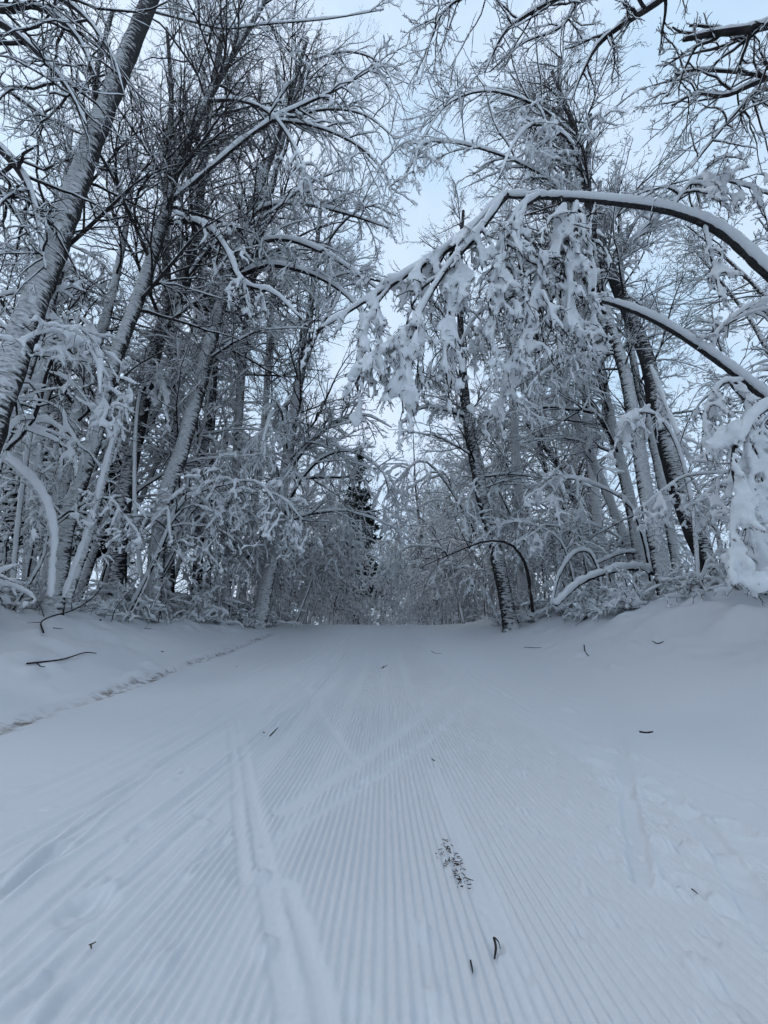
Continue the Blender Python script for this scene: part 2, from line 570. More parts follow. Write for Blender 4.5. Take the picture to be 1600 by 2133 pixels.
def build_ground():
    rng = np.random.default_rng(3)
    fine = np.arange(-1.38, 1.3801, RIB / 5)
    side = [1.38]
    st = 0.012
    while side[-1] < 160:
        st = min(st * 1.05, 0.085) if side[-1] < 8 else st * 1.09
        side.append(side[-1] + st)
    side = np.array(side[1:])
    X = np.concatenate([-side[::-1], fine, side])
    rows = [-6.0, -4, -2.5, -1.2, -.4, 0.1, 0.3, 0.45]
    y = 0.55
    while y < 20:
        rows.append(y)
        y += min(max(0.011, y * y / 300), 0.09)
    st = 0.07
    while y < 260:
        rows.append(y)
        st *= 1.07
        y += st
    Y = np.array(rows)
    XX, YY = np.meshgrid(X, Y)
    Z = ground_z(XX, YY)
    near = np.exp(-np.clip(YY - 14, 0, None) / 6)
    ax = np.abs(XX)
    # broad unevenness; rougher off the trail
    off = sstep(3.8, 5.5, ax)
    Z += (vnoise(XX * .55, YY * .4, 1) - .5) * (0.05 + .1 * off)
    Z += (vnoise(XX * 1.7 + 5, YY * 1.5, 2) - .5) * (0.012 + .2 * off * (1 - sstep(30, 60, YY)))
    Z += (vnoise(XX * 5, YY * 4.2, 3) - .5) * (0.005 + .09 * off) * near
    Z += (vnoise(XX * 17, YY * 13, 13) - .5) * .0025 * near * (1 - .7 * (ax < 1))
    Z += (vnoise(XX * 45, YY * 38, 14) - .5) * .0016 * near * (1 - sstep(5, 9, YY)) * sstep(.8, 1.4, ax)
    # groomer ribs
    wob = (vnoise(XX * .3, YY * .25, 11) - .5) * 0.012
    rib = (0.5 + 0.5 * np.cos(2 * np.pi * (XX + wob) / RIB)) ** 2.0
    ribm = (1 - sstep(0.95, 1.35, XX * 0.9 + 0.02 + (vnoise(XX * 4, YY * 1.2, 4) - .5) * .8)) * (1 - sstep(0.62, 1.0, -XX + (vnoise(XX * 4, YY * .9, 5) - .5) * .7))
    far_rib = (1 - sstep(1.1, 1.7, ax + (vnoise(XX * 3, YY * .7, 8) - .5) * .9)) * sstep(2.2, 3.4, YY)
    ribm = np.maximum(ribm, far_rib * .8)
    strip = vnoise(XX * 5.2 + 40, YY * .12, 6)
    ribm = ribm * (0.3 + 0.7 * sstep(.12, .3, strip)) * (0.75 + .25 * sstep(.2, .6, vnoise(XX * 2.2, YY * 1.6, 9)))
    ribm = ribm * (1 - 0.9 * sstep(0.255, 0.275, XX) * (1 - sstep(0.335, 0.35, XX)) * sstep(.8, 1.4, YY) * (1 - sstep(2.2, 3.2, YY)))
    # ruts beside the ribs, left by skis along the trail
    rut = np.zeros_like(XX)
    for x0, w, d in ((-1.02, .025, .010), (-1.22, .03, .011), (-1.45, .02, .007), (-1.62, .03, .010), (-1.95, .03, .008), (-2.3, .04, .007), (-.84, .02, .007), (1.55, .03, .006), (1.85, .02, .006), (2.3, .03, .006)):
        xx = XX - x0 - (vnoise(YY * .35, YY * 0 + x0 * 7, 21) - .5) * .12
        keep = sstep(.3, .55, vnoise(YY * .8 + x0 * 9, YY * 0, 22))
        d = d * 1.6
        rut += keep * (-d * np.exp(-(xx / w) ** 2) + d * .7 * np.exp(-((np.abs(xx) - w * 2.1) / (w * .7)) ** 2))
    add = rut * (1 - sstep(14, 19, YY))
    cut = np.zeros_like(XX)
    for pl, w, dep, rid in stroke_list():
        pl = np.asarray(pl)
        lo, hi = pl.min(0) - .4, pl.max(0) + .4
        r0, r1 = np.searchsorted(Y, lo[1]), np.searchsorted(Y, hi[1])
        c0, c1 = np.searchsorted(X, lo[0]), np.searchsorted(X, hi[0])
        if r1 <= r0 or c1 <= c0:
            continue
        gx, gy = XX[r0:r1, c0:c1], YY[r0:r1, c0:c1]
        best = np.full(gx.shape, 9.0)
        sg = np.zeros(gx.shape)
        for a, b in zip(pl[:-1], pl[1:]):
            ab = b - a
            L2 = (ab ** 2).sum()
            t = np.clip(((gx - a[0]) * ab[0] + (gy - a[1]) * ab[1]) / L2, 0, 1)
            dx, dy = gx - a[0] - t * ab[0], gy - a[1] - t * ab[1]
            d = np.hypot(dx, dy)
            s = np.sign(dx * ab[1] - dy * ab[0])
            sg = np.where(d < best, s, sg)
            best = np.minimum(best, d)
        best = best + (vnoise(gx * 16, gy * 7, 31) - .5) * .018
        ins = 1 - sstep(w * .5 - .012, w * .5 + .008, best)
        edge = np.exp(-((best - w * .5 - .014) / .014) ** 2) * (0.5 + vnoise(gx * 9, gy * 5, 33)) * (.75 + .4 * sg)
        cut[r0:r1, c0:c1] = np.maximum(cut[r0:r1, c0:c1], np.clip(ins + edge * .7, 0, 1))
        add[r0:r1, c0:c1] += -dep * ins + rid * edge
    Z += rib * 0.0145 * ribm * (1 - cut) + add
    # the stained wheel line on one side
    gl = [on_ground(*p)[:2] for p in ((-60, 1545), (0, 1525), (120, 1480), (250, 1437), (400, 1380), (500, 1345), (565, 1322))]
    gl = np.array(gl)
    o = np.argsort(gl[:, 1])
    lx = np.interp(Y, gl[o, 1], gl[o, 0])[:, None]
    on = (sstep(gl[:, 1].min() - .6, gl[:, 1].min(), Y) * (1 - sstep(gl[:, 1].max() - 1, gl[:, 1].max() + 1, Y)))[:, None]
    dd = XX - lx + (vnoise(XX * 0, YY * 2.5, 41) - .5) * .05
    Z += on * (-.028 * np.exp(-(dd / .05) ** 2) + .022 * np.exp(-((dd + .15) / .06) ** 2) + .02 * np.exp(-((dd - .14) / .06) ** 2) + (vnoise(XX * 30, YY * 14, 42) - .5) * .02 * np.exp(-(dd / .12) ** 2))
    dirt = on * np.exp(-(dd / .075) ** 2) * (.25 + sstep(.25, .6, vnoise(XX * 1.5, YY * 1.1, 43))) * 1.3
    dd2 = XX - lx - .55 + (vnoise(XX * 0, YY * 1.5, 45) - .5) * .08
    dirt += on * .8 * np.exp(-(dd2 / .04) ** 2) * sstep(.5, .8, vnoise(XX * 1.5, YY * 1.4, 44)) * sstep(9, 11, YY)
    # dents, pole marks and crumbs
    spots = [(*on_ground(px, py)[:2], r, h) for px, py, r, h in (
        (1185, 1478, .09, .03), (1080, 1616, .05, .018), (1255, 1600, .06, -.035), (1290, 1650, .08, -.035), (1270, 1570, .05, -.025), (1240, 1560, .05, .02), (1355, 1670, .06, -.03), (1375, 1720, .05, -.025), (1420, 1690, .06, .02), (1450, 1780, .05, .02), (1395, 1845, .045, -.03), (1437, 1858, .05, -.03),
        (1530, 1733, .06, -.035), (1480, 1960, .03, -.012), (180, 1890, .07, -.016), (200, 1870, .05, -.012), (355, 1625, .04, .01), (668, 1497, .05, .015),
        (750, 1635, .05, -.014), (770, 1585, .04, -.01), (597, 1412, .07, .02), (875, 1350, .09, .03), (920, 1400, .06, .02), (940, 1385, .06, .02), (45, 1365, .16, .05),
        (240, 1335, .12, .05), (1470, 1262, .28, -.10), (1575, 1258, .28, -.12), (1540, 1285, .2, .06), (120, 1300, .3, .08), (1225, 1630, .05, -.016), (1330, 1640, .05, -.012),
        (1500, 1790, .06, .012), (1560, 1800, .06, .012), (1210, 1660, .03, -.01), (905, 1600, .035, -.012), (948, 1800, .04, -.010), (1031, 1975, .025, -.01), (415, 1605, .03, .008))]
    for i in range(900):
        yy = 0.9 + 15 * rng.random() ** 1.6
        spots.append((rng.normal(0, 1.6) if i % 2 else rng.uniform(0.6, 2.6), yy, rng.uniform(.012, .045), rng.choice([-1, 1], p=[.45, .55]) * rng.uniform(.004, .012) * (2.0 if i % 7 == 0 else 1.0)))
    for i in range(260):
        yy = 4 + 13 * rng.random()
        s = rng.choice([-1, 1])
        spots.append((s * rng.uniform(3.6, 7.5), yy, rng.uniform(.04, .16), rng.choice([-1, 1], p=[.35, .65]) * rng.uniform(.01, .05)))
    for x, y, r, h in spots:
        R = r * 2.4
        r0, r1 = np.searchsorted(Y, [y - R, y + R])
        c0, c1 = np.searchsorted(X, [x - R, x + R])
        if r1 <= r0 or c1 <= c0:
            continue
        gx, gy = XX[r0:r1, c0:c1] - x, YY[r0:r1, c0:c1] - y
        d = np.hypot(gx, gy * rng.uniform(.6, 1)) * (1 + .35 * (vnoise(gx / r * 2 + x * 9, gy / r * 2, 51) - .5))
        Z[r0:r1, c0:c1] += h * (1 - sstep(.45 * r, 1.1 * r, d)) - (.25 * h * np.exp(-((d - 1.3 * r) / (.3 * r)) ** 2))
    V = np.stack([XX, YY, Z], -1).reshape(-1, 3)
    nx, ny = len(X), len(Y)
    i = np.arange(ny - 1)[:, None] * nx + np.arange(nx - 1)[None, :]
    Q = np.stack([i, i + 1, i + nx + 1, i + nx], -1)
    xm = 0.5 * (X[1:] + X[:-1])
    ym = 0.5 * (Y[1:] + Y[:-1])
    trail = (np.abs(xm)[None, :] < 4.6) & (ym < 90)[:, None]
    dirt = np.clip(dirt, 0, 1).reshape(-1)
    for name, msk, in (('ski_trail', trail), ('ground', ~trail)):
        q = Q[msk].reshape(-1, 4)
        used, inv = np.unique(q.ravel(), return_inverse=True)
        me = raw_mesh(name, V[used], inv.reshape(-1, 4), GROUND)
        a = me.attributes.new('dirt', 'FLOAT', 'POINT')
        a.data.foreach_set('value', dirt[used].astype(np.float32))
        tag(link(name, me), 'groomed ski trail of ribbed packed snow' if name == 'ski_trail' else 'snow covered forest floor and banks', None, None, 'structure')


build_ground()

# ------------------------------------------------------------------ limb library (built facing the way they are used)
LIMBS = {}


def limb_mesh(kind, az, rng):
    wood, snow = Tubes(), Tubes()
    K = 12
    e = {'rise': 46, 'arch': 34, 'hang': 28}[kind] + rng.uniform(-10, 10)
    d = np.array([[math.cos(az) * math.cos(math.radians(e)), math.sin(az) * math.cos(math.radians(e)), math.sin(math.radians(e))]])
    trop = {'rise': 0.01, 'arch': -0.10, 'hang': -0.19}[kind]
    P = march(np.zeros((1, 3)), d, np.array([4.0]), K, rng, 0.09, trop, zig=0.08)
    R = taper(np.array([0.05 if kind == 'rise' else 0.042]), K, 0.25)
    if kind == 'rise':
        fill_branch(wood, snow, P, R, rng, (12, 5, 4), (.62, .55, .5), (0.015, 0.01, 0.0), (.010, .004, .003, .002), lift=.2, gap=.55, thin=2.0, wind=LIGHT_WIND, hug=.55)
    elif kind == 'arch':
        fill_branch(wood, snow, P, R, rng, (13, 8, 5), (.45, .5, .5), (-.05, -.07, -.06), (.024, .013, .010, .008), gap=.3, thin=1.3, wind=LIGHT_WIND)
    else:
        fill_branch(wood, snow, P, R, rng, (14, 7, 5), (.45, .5, .45), (-.25, -.22, -.2), (.04, .028, .022, .016), gap=.18)
    return wood.mesh('limb_' + kind, TWIG), snow.mesh('limb_snow_' + kind, SNOW)


_lr = np.random.default_rng(21)
NAZ = 8
for _k in ('rise', 'arch', 'hang'):
    LIMBS[_k] = [limb_mesh(_k, 2 * math.pi * i / NAZ, _lr) for i in range(NAZ)]


def put_limb(tree, pos, az, size, kind, rng, tilt=0.0):
    i = int(round(az / (2 * math.pi / NAZ))) % NAZ
    rest = az - i * 2 * math.pi / NAZ
    rest = (rest + math.pi) % (2 * math.pi) - math.pi
    w, s = LIMBS[kind][i]
    o = link('branch', w, tree)
    axis = Vector((-math.sin(az), math.cos(az), 0))
    m = Matrix.Translation(Vector(pos) - tree.location) @ Matrix.Rotation(-tilt, 4, axis) @ Matrix.Rotation(rest, 4, 'Z') @ Matrix.Scale(size / 4.0, 4)
    o.matrix_local = m
    link('snow', s, o)


def trunk_path(pts, widths, K=26):
    """World path and radii of a trunk that shows at these pixels; run down to the ground."""
    W = np.array([at(*p) for p in pts])
    dep = np.array([w[1] * CP + (w[2] - CAMZ) * SP for w in W])
    rad = true_width(pts, widths) * dep / F / 2
    d = W[0] - W[1]
    gz = float(ground_z(W[0][0], W[0][1])) - 0.15
    if W[0][2] > gz + .1 and d[2] < -1e-3:
        t = (W[0][2] - gz) / -d[2]
        step = d * t
        step[:2] = np.clip(step[:2], -1.2, 1.2)
        b = W[0] + step
        b[2] = float(ground_z(b[0], b[1])) - .15
        W = np.vstack([b, W])
        rad = np.concatenate([[rad[0] * 1.12], rad])
    P = catmull(W, K)
    R = np.interp(np.linspace(0, 1, K), np.linspace(0, 1, len(rad)), rad)
    return P, R


def path_point(P, f):
    t = f * (len(P) - 1)
    i = min(int(t), len(P) - 2)
    return P[i] + (P[i + 1] - P[i]) * (t - i)


def trunk_mesh(P, R, rng, S=14, flare=True):
    """A trunk with root flare, slight lumps and a ragged skin of stuck snow."""
    n = (len(P) - 1) * 3 + 1
    s = np.linspace(0, 1, n)
    s0 = np.linspace(0, 1, len(P))
    PP = catmull(P, n)
    RR = np.interp(s, s0, R)
    if flare:
        h = PP[:, 2] - PP[0, 2]
        RR = RR * (1 + .35 * np.exp(-h / .35))
    RR = RR * (1 + rng.normal(0, .025, n))
    tb = Tubes()
    tb.add(PP[None], RR[None], S)
    V = tb.V[0].reshape(n, S, 3)
    c = PP[:, None, :]
    V = c + (V - c) * (1 + rng.normal(0, .03, (n, S, 1)))
    tb.V[0] = V.reshape(-1, 3)
    return tb


HERO = []


def hero(name, label, pts, widths, mat, limbs, seed, f0=0.45, size=(2.2, 4.2), kinds=('rise', 'arch'), weights=None, toward=None, K=26):
    """A tree one can pick out: its own trunk, its limbs hung on it one by one."""
    rng = np.random.default_rng(seed)
    P, R = trunk_path(pts, widths, K)
    base = P[0].copy()
    t = thing(name, label, 'tree', base)
    link('trunk', trunk_mesh(P - base, R, rng).mesh('trunk', mat), t)
    for i in range(limbs):
        f = f0 + (0.99 - f0) * ((i + rng.random()) / limbs)
        az = rng.uniform(0, 2 * math.pi)
        if toward is not None and rng.random() < .5:
            az = toward + rng.normal(0, .7)
        s = rng.uniform(*size) * (1.1 - .38 * f)
        k = rng.choice(kinds, p=weights)
        put_limb(t, path_point(P, f), az, s, k, rng, rng.normal(0, .15))
    HERO.append((t, P))
    return t, P, R


def own_branch(tree, pts, widths, seed, dens=(16, 6, 5), lens=(.3, .5, .5), trop=(-.12, -.12, -.1), snowr=(.03, .02, .016, .012), K=16, voxel=None, gap=.25, name='branch', wind=WIND, hug=.85, **kw):
    """A limb that shows plainly enough to have its own course."""
    rng = np.random.default_rng(seed)
    W = np.array([at(*p) for p in pts])
    dep = np.array([w[1] * CP + (w[2] - CAMZ) * SP for w in W])
    tw = true_width(pts, widths)
    rad = np.interp(np.linspace(0, 1, K), np.linspace(0, 1, len(tw)), tw) / F / 2
    P = catmull(W, K)
    R = rad * np.interp(np.linspace(0, 1, K), np.linspace(0, 1, len(dep)), dep)
    base = np.array(tree.location)
    wood, snow = Tubes(), Tubes()
    fill_branch(wood, snow, (P - base)[None], (R * .6)[None], rng, dens, lens, trop, snowr, gap=gap, S1=8, wind=wind, hug=hug, **kw)
    o = link(name, wood.mesh('limb', TWIG), tree)
    sm = snow.mesh('limb_snow', SNOW)
    if voxel:
        sm = fuse(sm, voxel, SNOW)
    link('snow', sm, o)
    return o


# ------------------------------------------------------------------ trees one can tell apart, beside the stained track (left bank)
A, PA, RA = hero('leaning_tree', 'thickest pale snow-plastered trunk leaning in at the left edge', [(-130, 1235, 4.2), (0, 830, 4.2), (130, 470, 4.2), (218, 230, 4.2), (312, 0, 4.2), (372, -160, 4.2)], [84, 74, 60, 48, 42, 34], BARK, 6, 1, .86, (2.0, 3.0), ('rise', 'arch'), (.8, .2))
B, PB, RB = hero('leaning_tree', 'slim dark-sided tree close behind the thickest leaning trunk', [(-95, 1240, 6), (-20, 1000, 6), (100, 640, 6), (160, 430, 6), (205, 290, 6), (200, 160, 6), (235, 20, 6)], [34, 32, 26, 22, 18, 14, 10], BARK, 14, 2, .45, (2.4, 4.2), ('rise', 'arch'), (.8, .2))
C, PC, RC = hero('bare_tree', 'slender straight white trunk with a dark knot, beside the edge thicket', [(58, 1245, 8), (71, 996, 8), (88, 850, 8), (101, 734, 8), (112, 600, 8), (128, 440, 8), (150, 260, 8)], [30, 28, 26, 24, 20, 15, 9], BARK_WHITE, 15, 3, .35, (2.4, 4.6), ('rise', 'arch', 'hang'), (.65, .2, .15))
D, PD, RD = hero('bare_tree', 'smooth white trunk bending gently, next to the tall curving tree', [(100, 1235, 8.6), (122, 1052, 8.6), (158, 865, 8.6), (200, 720, 8.6), (232, 620, 8.6), (266, 450, 8.6), (285, 300, 8.6)], [33, 32, 30, 26, 20, 13, 8], BARK_WHITE, 15, 4, .4, (2.6, 4.6), ('rise', 'arch', 'hang'), (.65, .2, .15))
E, PE, RE = hero('bare_tree', 'tall curving tree whose leader swings over the trail high up', [(118, 1225, 7), (145, 1071, 7), (189, 940, 7), (226, 790, 7), (258, 700, 7), (296, 600, 7), (342, 455, 7), (372, 340, 7), (432, 210, 7), (482, 120, 7), (560, -10, 7)], [40, 37, 36, 34, 33, 30, 26, 22, 18, 15, 10], BARK, 30, 5, .5, (2.8, 5.2), ('rise', 'arch'), (.85, .15), toward=0.1)
Fh, PF, RF = hero('bare_tree', 'dark rough-barked trunk forking below a bright gap in the branches', [(243, 1225, 10), (258, 1050, 10), (285, 902, 10), (318, 752, 10), (350, 650, 10), (385, 590, 10), (408, 480, 10), (424, 350, 10), (440, 200, 10), (470, 60, 10)], [38, 36, 34, 32, 29, 25, 18, 14, 11, 7], BARK_DARK, 24, 6, .45, (3.2, 6.4), ('rise',), toward=0.0)
G, PG, RG = hero('bare_tree', 'straight mottled trunk tilted to the trail, third thick one from the edge', [(318, 1240, 10), (343, 1040, 10), (378, 940, 10), (424, 771, 10), (455, 650, 10), (486, 545, 10), (545, 380, 10), (590, 250, 10), (640, 80, 10)], [37, 35, 34, 31, 28, 23, 17, 12, 8], BARK, 26, 7, .45, (3.4, 6.6), ('rise', 'arch'), (.8, .2), toward=0.0)
H, PH, RH = hero('bare_tree', 'pale trunk with a black branch crotch above the arching saplings', [(548, 1255, 14), (575, 1120, 14), (598, 960, 14), (612, 860, 14), (636, 720, 14), (655, 570, 14), (668, 430, 14)], [29, 27, 24, 22, 17, 11, 7], BARK, 32, 8, .3, (3.4, 6.0), ('arch', 'rise', 'hang'), (.4, .4, .2), toward=-.1)
I, PI_, RI = hero('bare_tree', 'thin grey trunk between the tilted mottled one and the black crotch', [(500, 1250, 16), (528, 1060, 16), (550, 890, 16), (562, 700, 16), (575, 520, 16)], [20, 18, 15, 12, 6], BARK_WHITE, 22, 9, .35, (3.0, 5.2), ('arch', 'rise', 'hang'), (.3, .55, .15))
J, PJ, RJ = hero('slender_sapling', 'very thin dark upright sapling stem standing before the mottled trunk', [(436, 1200, 12.5), (438, 1020, 12.5), (446, 850, 12.5), (453, 700, 12.5), (460, 560, 12.5)], [9, 9, 8, 7, 4], BARK_DARK, 10, 10, .3, (1.4, 2.4), ('arch', 'hang'))
L1, _, _ = hero('bare_tree', 'dark double-stemmed tree in the midst of the bright left canopy', [(352, 1235, 12.5), (356, 1000, 12.5), (362, 800, 12.5), (352, 640, 12.5), (345, 500, 12.5), (350, 330, 12.5), (357, 200, 12.5), (348, 60, 12.5)], [24, 22, 20, 19, 17, 14, 11, 7], BARK_DARK, 18, 101, .4, (3.6, 6.4), ('rise',))
L2, _, _ = hero('bare_tree', 'slim dark tree beside the forking trunk, its top lost in twigs', [(410, 1240, 13), (420, 1000, 13), (440, 780, 13), (420, 600, 13), (418, 440, 13), (430, 300, 13), (448, 150, 13), (470, 20, 13)], [22, 20, 18, 16, 14, 12, 9, 6], BARK_DARK, 18, 102, .4, (3.6, 6.4), ('rise',))
L3, _, _ = hero('bare_tree', 'slim tree rising through the hanging snow sprays towards the sky gap', [(470, 1245, 13.5), (490, 1000, 13.5), (505, 760, 13.5), (530, 560, 13.5), (565, 400, 13.5), (600, 250, 13.5), (640, 130, 13.5)], [20, 19, 17, 15, 12, 9, 6], BARK, 26, 103, .4, (3.8, 7.0), ('rise', 'arch'), (.75, .25), toward=0.0)

# ------------------------------------------------------------------ trees of the smooth bank (right)
R1, P1_, _ = hero('leaning_tree', 'dark speckled trunk leaning over the trail with a snow cap midway', [(1058, 1272, 13), (1040, 1180, 13), (1010, 1060, 13), (990, 960, 13), (972, 860, 13), (962, 740, 13), (958, 590, 13), (965, 440, 13)], [30, 29, 27, 25, 22, 15, 10, 6], BARK_DARK, 26, 11, .42, (2.8, 5.2), ('arch', 'rise', 'hang'), (.4, .4, .2))
R2, P2_, _ = hero('bare_tree', 'straight pale pole-like trunk just behind the speckled leaning one', [(1090, 1265, 14.5), (1084, 1120, 14.5), (1074, 940, 14.5), (1066, 780, 14.5), (1060, 600, 14.5), (1064, 400, 14.5)], [22, 21, 19, 16, 11, 6], BARK_WHITE, 20, 12, .4, (2.4, 4.6), ('rise', 'arch', 'hang'), (.45, .3, .25))
R3, P3_, _ = hero('leaning_tree', 'thick dark leaning trunk, bare black at its foot on the smooth bank', [(1495, 1218, 9), (1425, 1060, 9), (1382, 900, 9), (1345, 740, 9), (1300, 630, 9), (1252, 510, 9), (1222, 400, 9), (1205, 290, 9), (1150, 150, 9)], [44, 40, 37, 34, 30, 24, 19, 14, 8], BARK_DARK, 20, 13, .55, (2.4, 4.4), ('rise', 'arch', 'hang'), (.5, .25, .25), toward=3.0)
R4, P4_, _ = hero('leaning_tree', 'white mottled leaning trunk in front of the thick dark-footed one', [(1385, 1215, 9.2), (1352, 1060, 9.2), (1325, 900, 9.2), (1300, 770, 9.2), (1262, 650, 9.2), (1238, 520, 9.2), (1225, 380, 9.2), (1230, 240, 9.2)], [36, 33, 30, 27, 24, 19, 14, 8], BARK, 28, 14, .5, (2.8, 5.4), ('rise', 'arch', 'hang'), (.5, .25, .25), toward=3.1)
R5, P5_, _ = hero('bare_tree', 'streaky trunk beside the white mottled leaning one, nearer the trail', [(1338, 1195, 11.5), (1312, 1040, 11.5), (1272, 880, 11.5), (1245, 720, 11.5), (1235, 560, 11.5), (1250, 380, 11.5)], [28, 26, 23, 19, 14, 8], BARK, 26, 15, .4, (3.0, 6.0), ('rise', 'arch'), toward=3.1)
R6, P6_, _ = hero('bare_tree', 'half dark slim trunk between the two big leaning ones', [(1412, 1190, 10.5), (1385, 1040, 10.5), (1362, 930, 10.5), (1325, 780, 10.5), (1298, 600, 10.5), (1290, 420, 10.5)], [22, 21, 19, 16, 11, 6], BARK, 16, 16, .5, (2.4, 4.4), ('rise', 'arch'))
R7, P7_, _ = hero('leaning_tree', 'thin white trunk leaning far over towards the pole-like one', [(1328, 1188, 12.5), (1290, 1090, 12.5), (1245, 980, 12.5), (1205, 890, 12.5), (1178, 820, 12.5), (1140, 720, 12.5)], [22, 21, 19, 16, 13, 8], BARK_WHITE, 14, 17, .5, (2.0, 3.6), ('arch', 'hang'))
R8, P8_, _ = hero('bare_tree', 'dark crooked tree with spreading arms in the open gap', [(1222, 1150, 17), (1205, 1060, 17), (1180, 1005, 17), (1150, 950, 17), (1120, 915, 17), (1090, 870, 17)], [20, 18, 16, 13, 9, 5], BARK_DARK, 16, 18, .3, (2.4, 3.8), ('rise',))
R9, P9_, _ = hero('bare_tree', 'tall far tree whose bare fan of twigs tops the bright gap', [(1255, 1190, 15), (1235, 1000, 15), (1220, 800, 15), (1205, 600, 15), (1190, 420, 15), (1170, 250, 15), (1165, 120, 15)], [26, 24, 22, 18, 15, 11, 6], BARK, 34, 19, .5, (6.0, 9.0), ('rise',), toward=3.1)

# ------------------------------------------------------------------ plain courses of single limbs
own_branch(E, [(345, 465, 7), (400, 462, 6.8), (445, 485, 6.6), (480, 535, 6.4), (505, 590, 6.2), (570, 610, 6.0), (628, 665, 5.8)], [20, 19, 16, 14, 12, 8, 5], 31, (14, 6, 4), trop=(-.2, -.18, -.15), snowr=(.05, .035, .028, .02), voxel=.036)
own_branch(E, [(362, 415, 7), (440, 350, 6.9), (505, 295, 6.8), (570, 250, 6.7), (640, 215, 6.5), (705, 185, 6.4), (790, 135, 6.2)], [17, 16, 15, 14, 12, 9, 6], 32, (22, 6, 4), trop=(-.22, -.2, -.15), snowr=(.045, .035, .028, .02), t0=.45, voxel=.036)
own_branch(E, [(432, 210, 7), (500, 210, 6.9), (560, 235, 6.7), (605, 290, 6.5), (640, 370, 6.3), (655, 430, 6.2)], [13, 12, 11, 9, 7, 4], 33, (16, 6, 4), trop=(-.25, -.2, -.15), snowr=(.04, .032, .026, .02), voxel=.036)
own_branch(E, [(320, 25, 7), (400, 45, 7), (470, 60, 7), (560, 50, 6.8), (680, 40, 6.6), (800, 20, 6.4)], [10, 9, 8, 7, 6, 4], 34, (16, 7, 4), trop=(.02, .0, 0))
own_branch(G, [(490, 535, 9.6), (540, 506, 9.3), (600, 500, 9), (670, 525, 8.7), (735, 565, 8.4), (800, 612, 8.1)], [18, 17, 15, 12, 9, 6], 35, (18, 6, 4), trop=(-.14, -.14, -.1), snowr=(.05, .03, .024, .018))
own_branch(G, [(505, 572, 9.8), (560, 552, 9.4), (640, 568, 9), (705, 602, 8.7), (760, 660, 8.4), (800, 740, 8.1)], [18, 17, 15, 12, 9, 6], 36, (18, 6, 4), trop=(-.16, -.14, -.1), snowr=(.05, .03, .024, .018))
own_branch(G, [(520, 455, 9.8), (560, 430, 9.5), (630, 425, 9.2), (720, 445, 8.9), (810, 475, 8.6)], [17, 16, 13, 10, 6], 37, (18, 7, 4), trop=(-.08, -.08, -.05), snowr=(.045, .025, .02, .015))
own_branch(Fh, [(388, 585, 10), (440, 515, 9.8), (500, 480, 9.6), (570, 440, 9.4), (640, 385, 9.2), (720, 350, 9)], [18, 15, 13, 11, 8, 5], 38, (16, 7, 4), trop=(.01, 0, 0))
own_branch(Fh, [(335, 690, 10), (380, 650, 9.6), (430, 610, 9.2), (470, 540, 9), (530, 470, 8.8)], [16, 14, 11, 8, 5], 39, (14, 6, 4), trop=(.0, 0, 0))
own_branch(H, [(600, 985, 14), (640, 930, 13.6), (700, 880, 13.2), (760, 865, 12.8), (815, 890, 12.4)], [14, 12, 10, 7, 4], 40, (22, 7, 4), lens=(.4, .5, .5), trop=(-.05, -.06, -.06), lift=.3)
own_branch(H, [(590, 1075, 14), (620, 1010, 13.5), (670, 955, 13), (730, 940, 12.6), (790, 975, 12.2), (815, 1020, 12)], [13, 12, 10, 8, 6, 4], 41, (22, 7, 4), lens=(.4, .5, .5), trop=(-.06, -.06, -.06), lift=.3)
own_branch(R1, [(972, 870, 13), (930, 855, 12.6), (880, 850, 12.2), (840, 880, 11.8)], [14, 11, 8, 5], 42, (14, 7, 4), trop=(-.1, -.1, -.1), snowr=(.05, .03, .024, .018))
own_branch(R3, [(1225, 400, 9), (1200, 320, 8.6), (1165, 275, 8.2), (1110, 260, 7.9), (1070, 300, 7.6), (1040, 370, 7.4)], [14, 13, 12, 10, 7, 4], 43, (20, 7, 4), lens=(.32, .5, .5), trop=(-.28, -.25, -.2), snowr=(.06, .05, .04, .03), voxel=.04, gap=.15)
own_branch(R4, [(1235, 470, 9.2), (1150, 380, 8.8), (1060, 330, 8.4), (960, 300, 8.0), (880, 300, 7.7), (860, 360, 7.5)], [12, 11, 10, 8, 6, 4], 44, (22, 7, 4), lens=(.3, .5, .5), trop=(-.2, -.2, -.18), snowr=(.05, .04, .032, .025), voxel=.04, gap=.18)
own_branch(R4, [(1250, 610, 9.2), (1300, 520, 8.8), (1370, 450, 8.4), (1440, 400, 8), (1520, 370, 7.6)], [14, 12, 10, 8, 5], 45, (16, 7, 4), trop=(-.12, -.1, -.1), snowr=(.05, .035, .03, .022))
own_branch(R3, [(1345, 740, 9), (1400, 880, 8.4), (1420, 930, 8.2)], [10, 8, 5], 46, (8, 5, 4), trop=(-.2, -.2, -.2), snowr=(.05, .04, .03, .02))

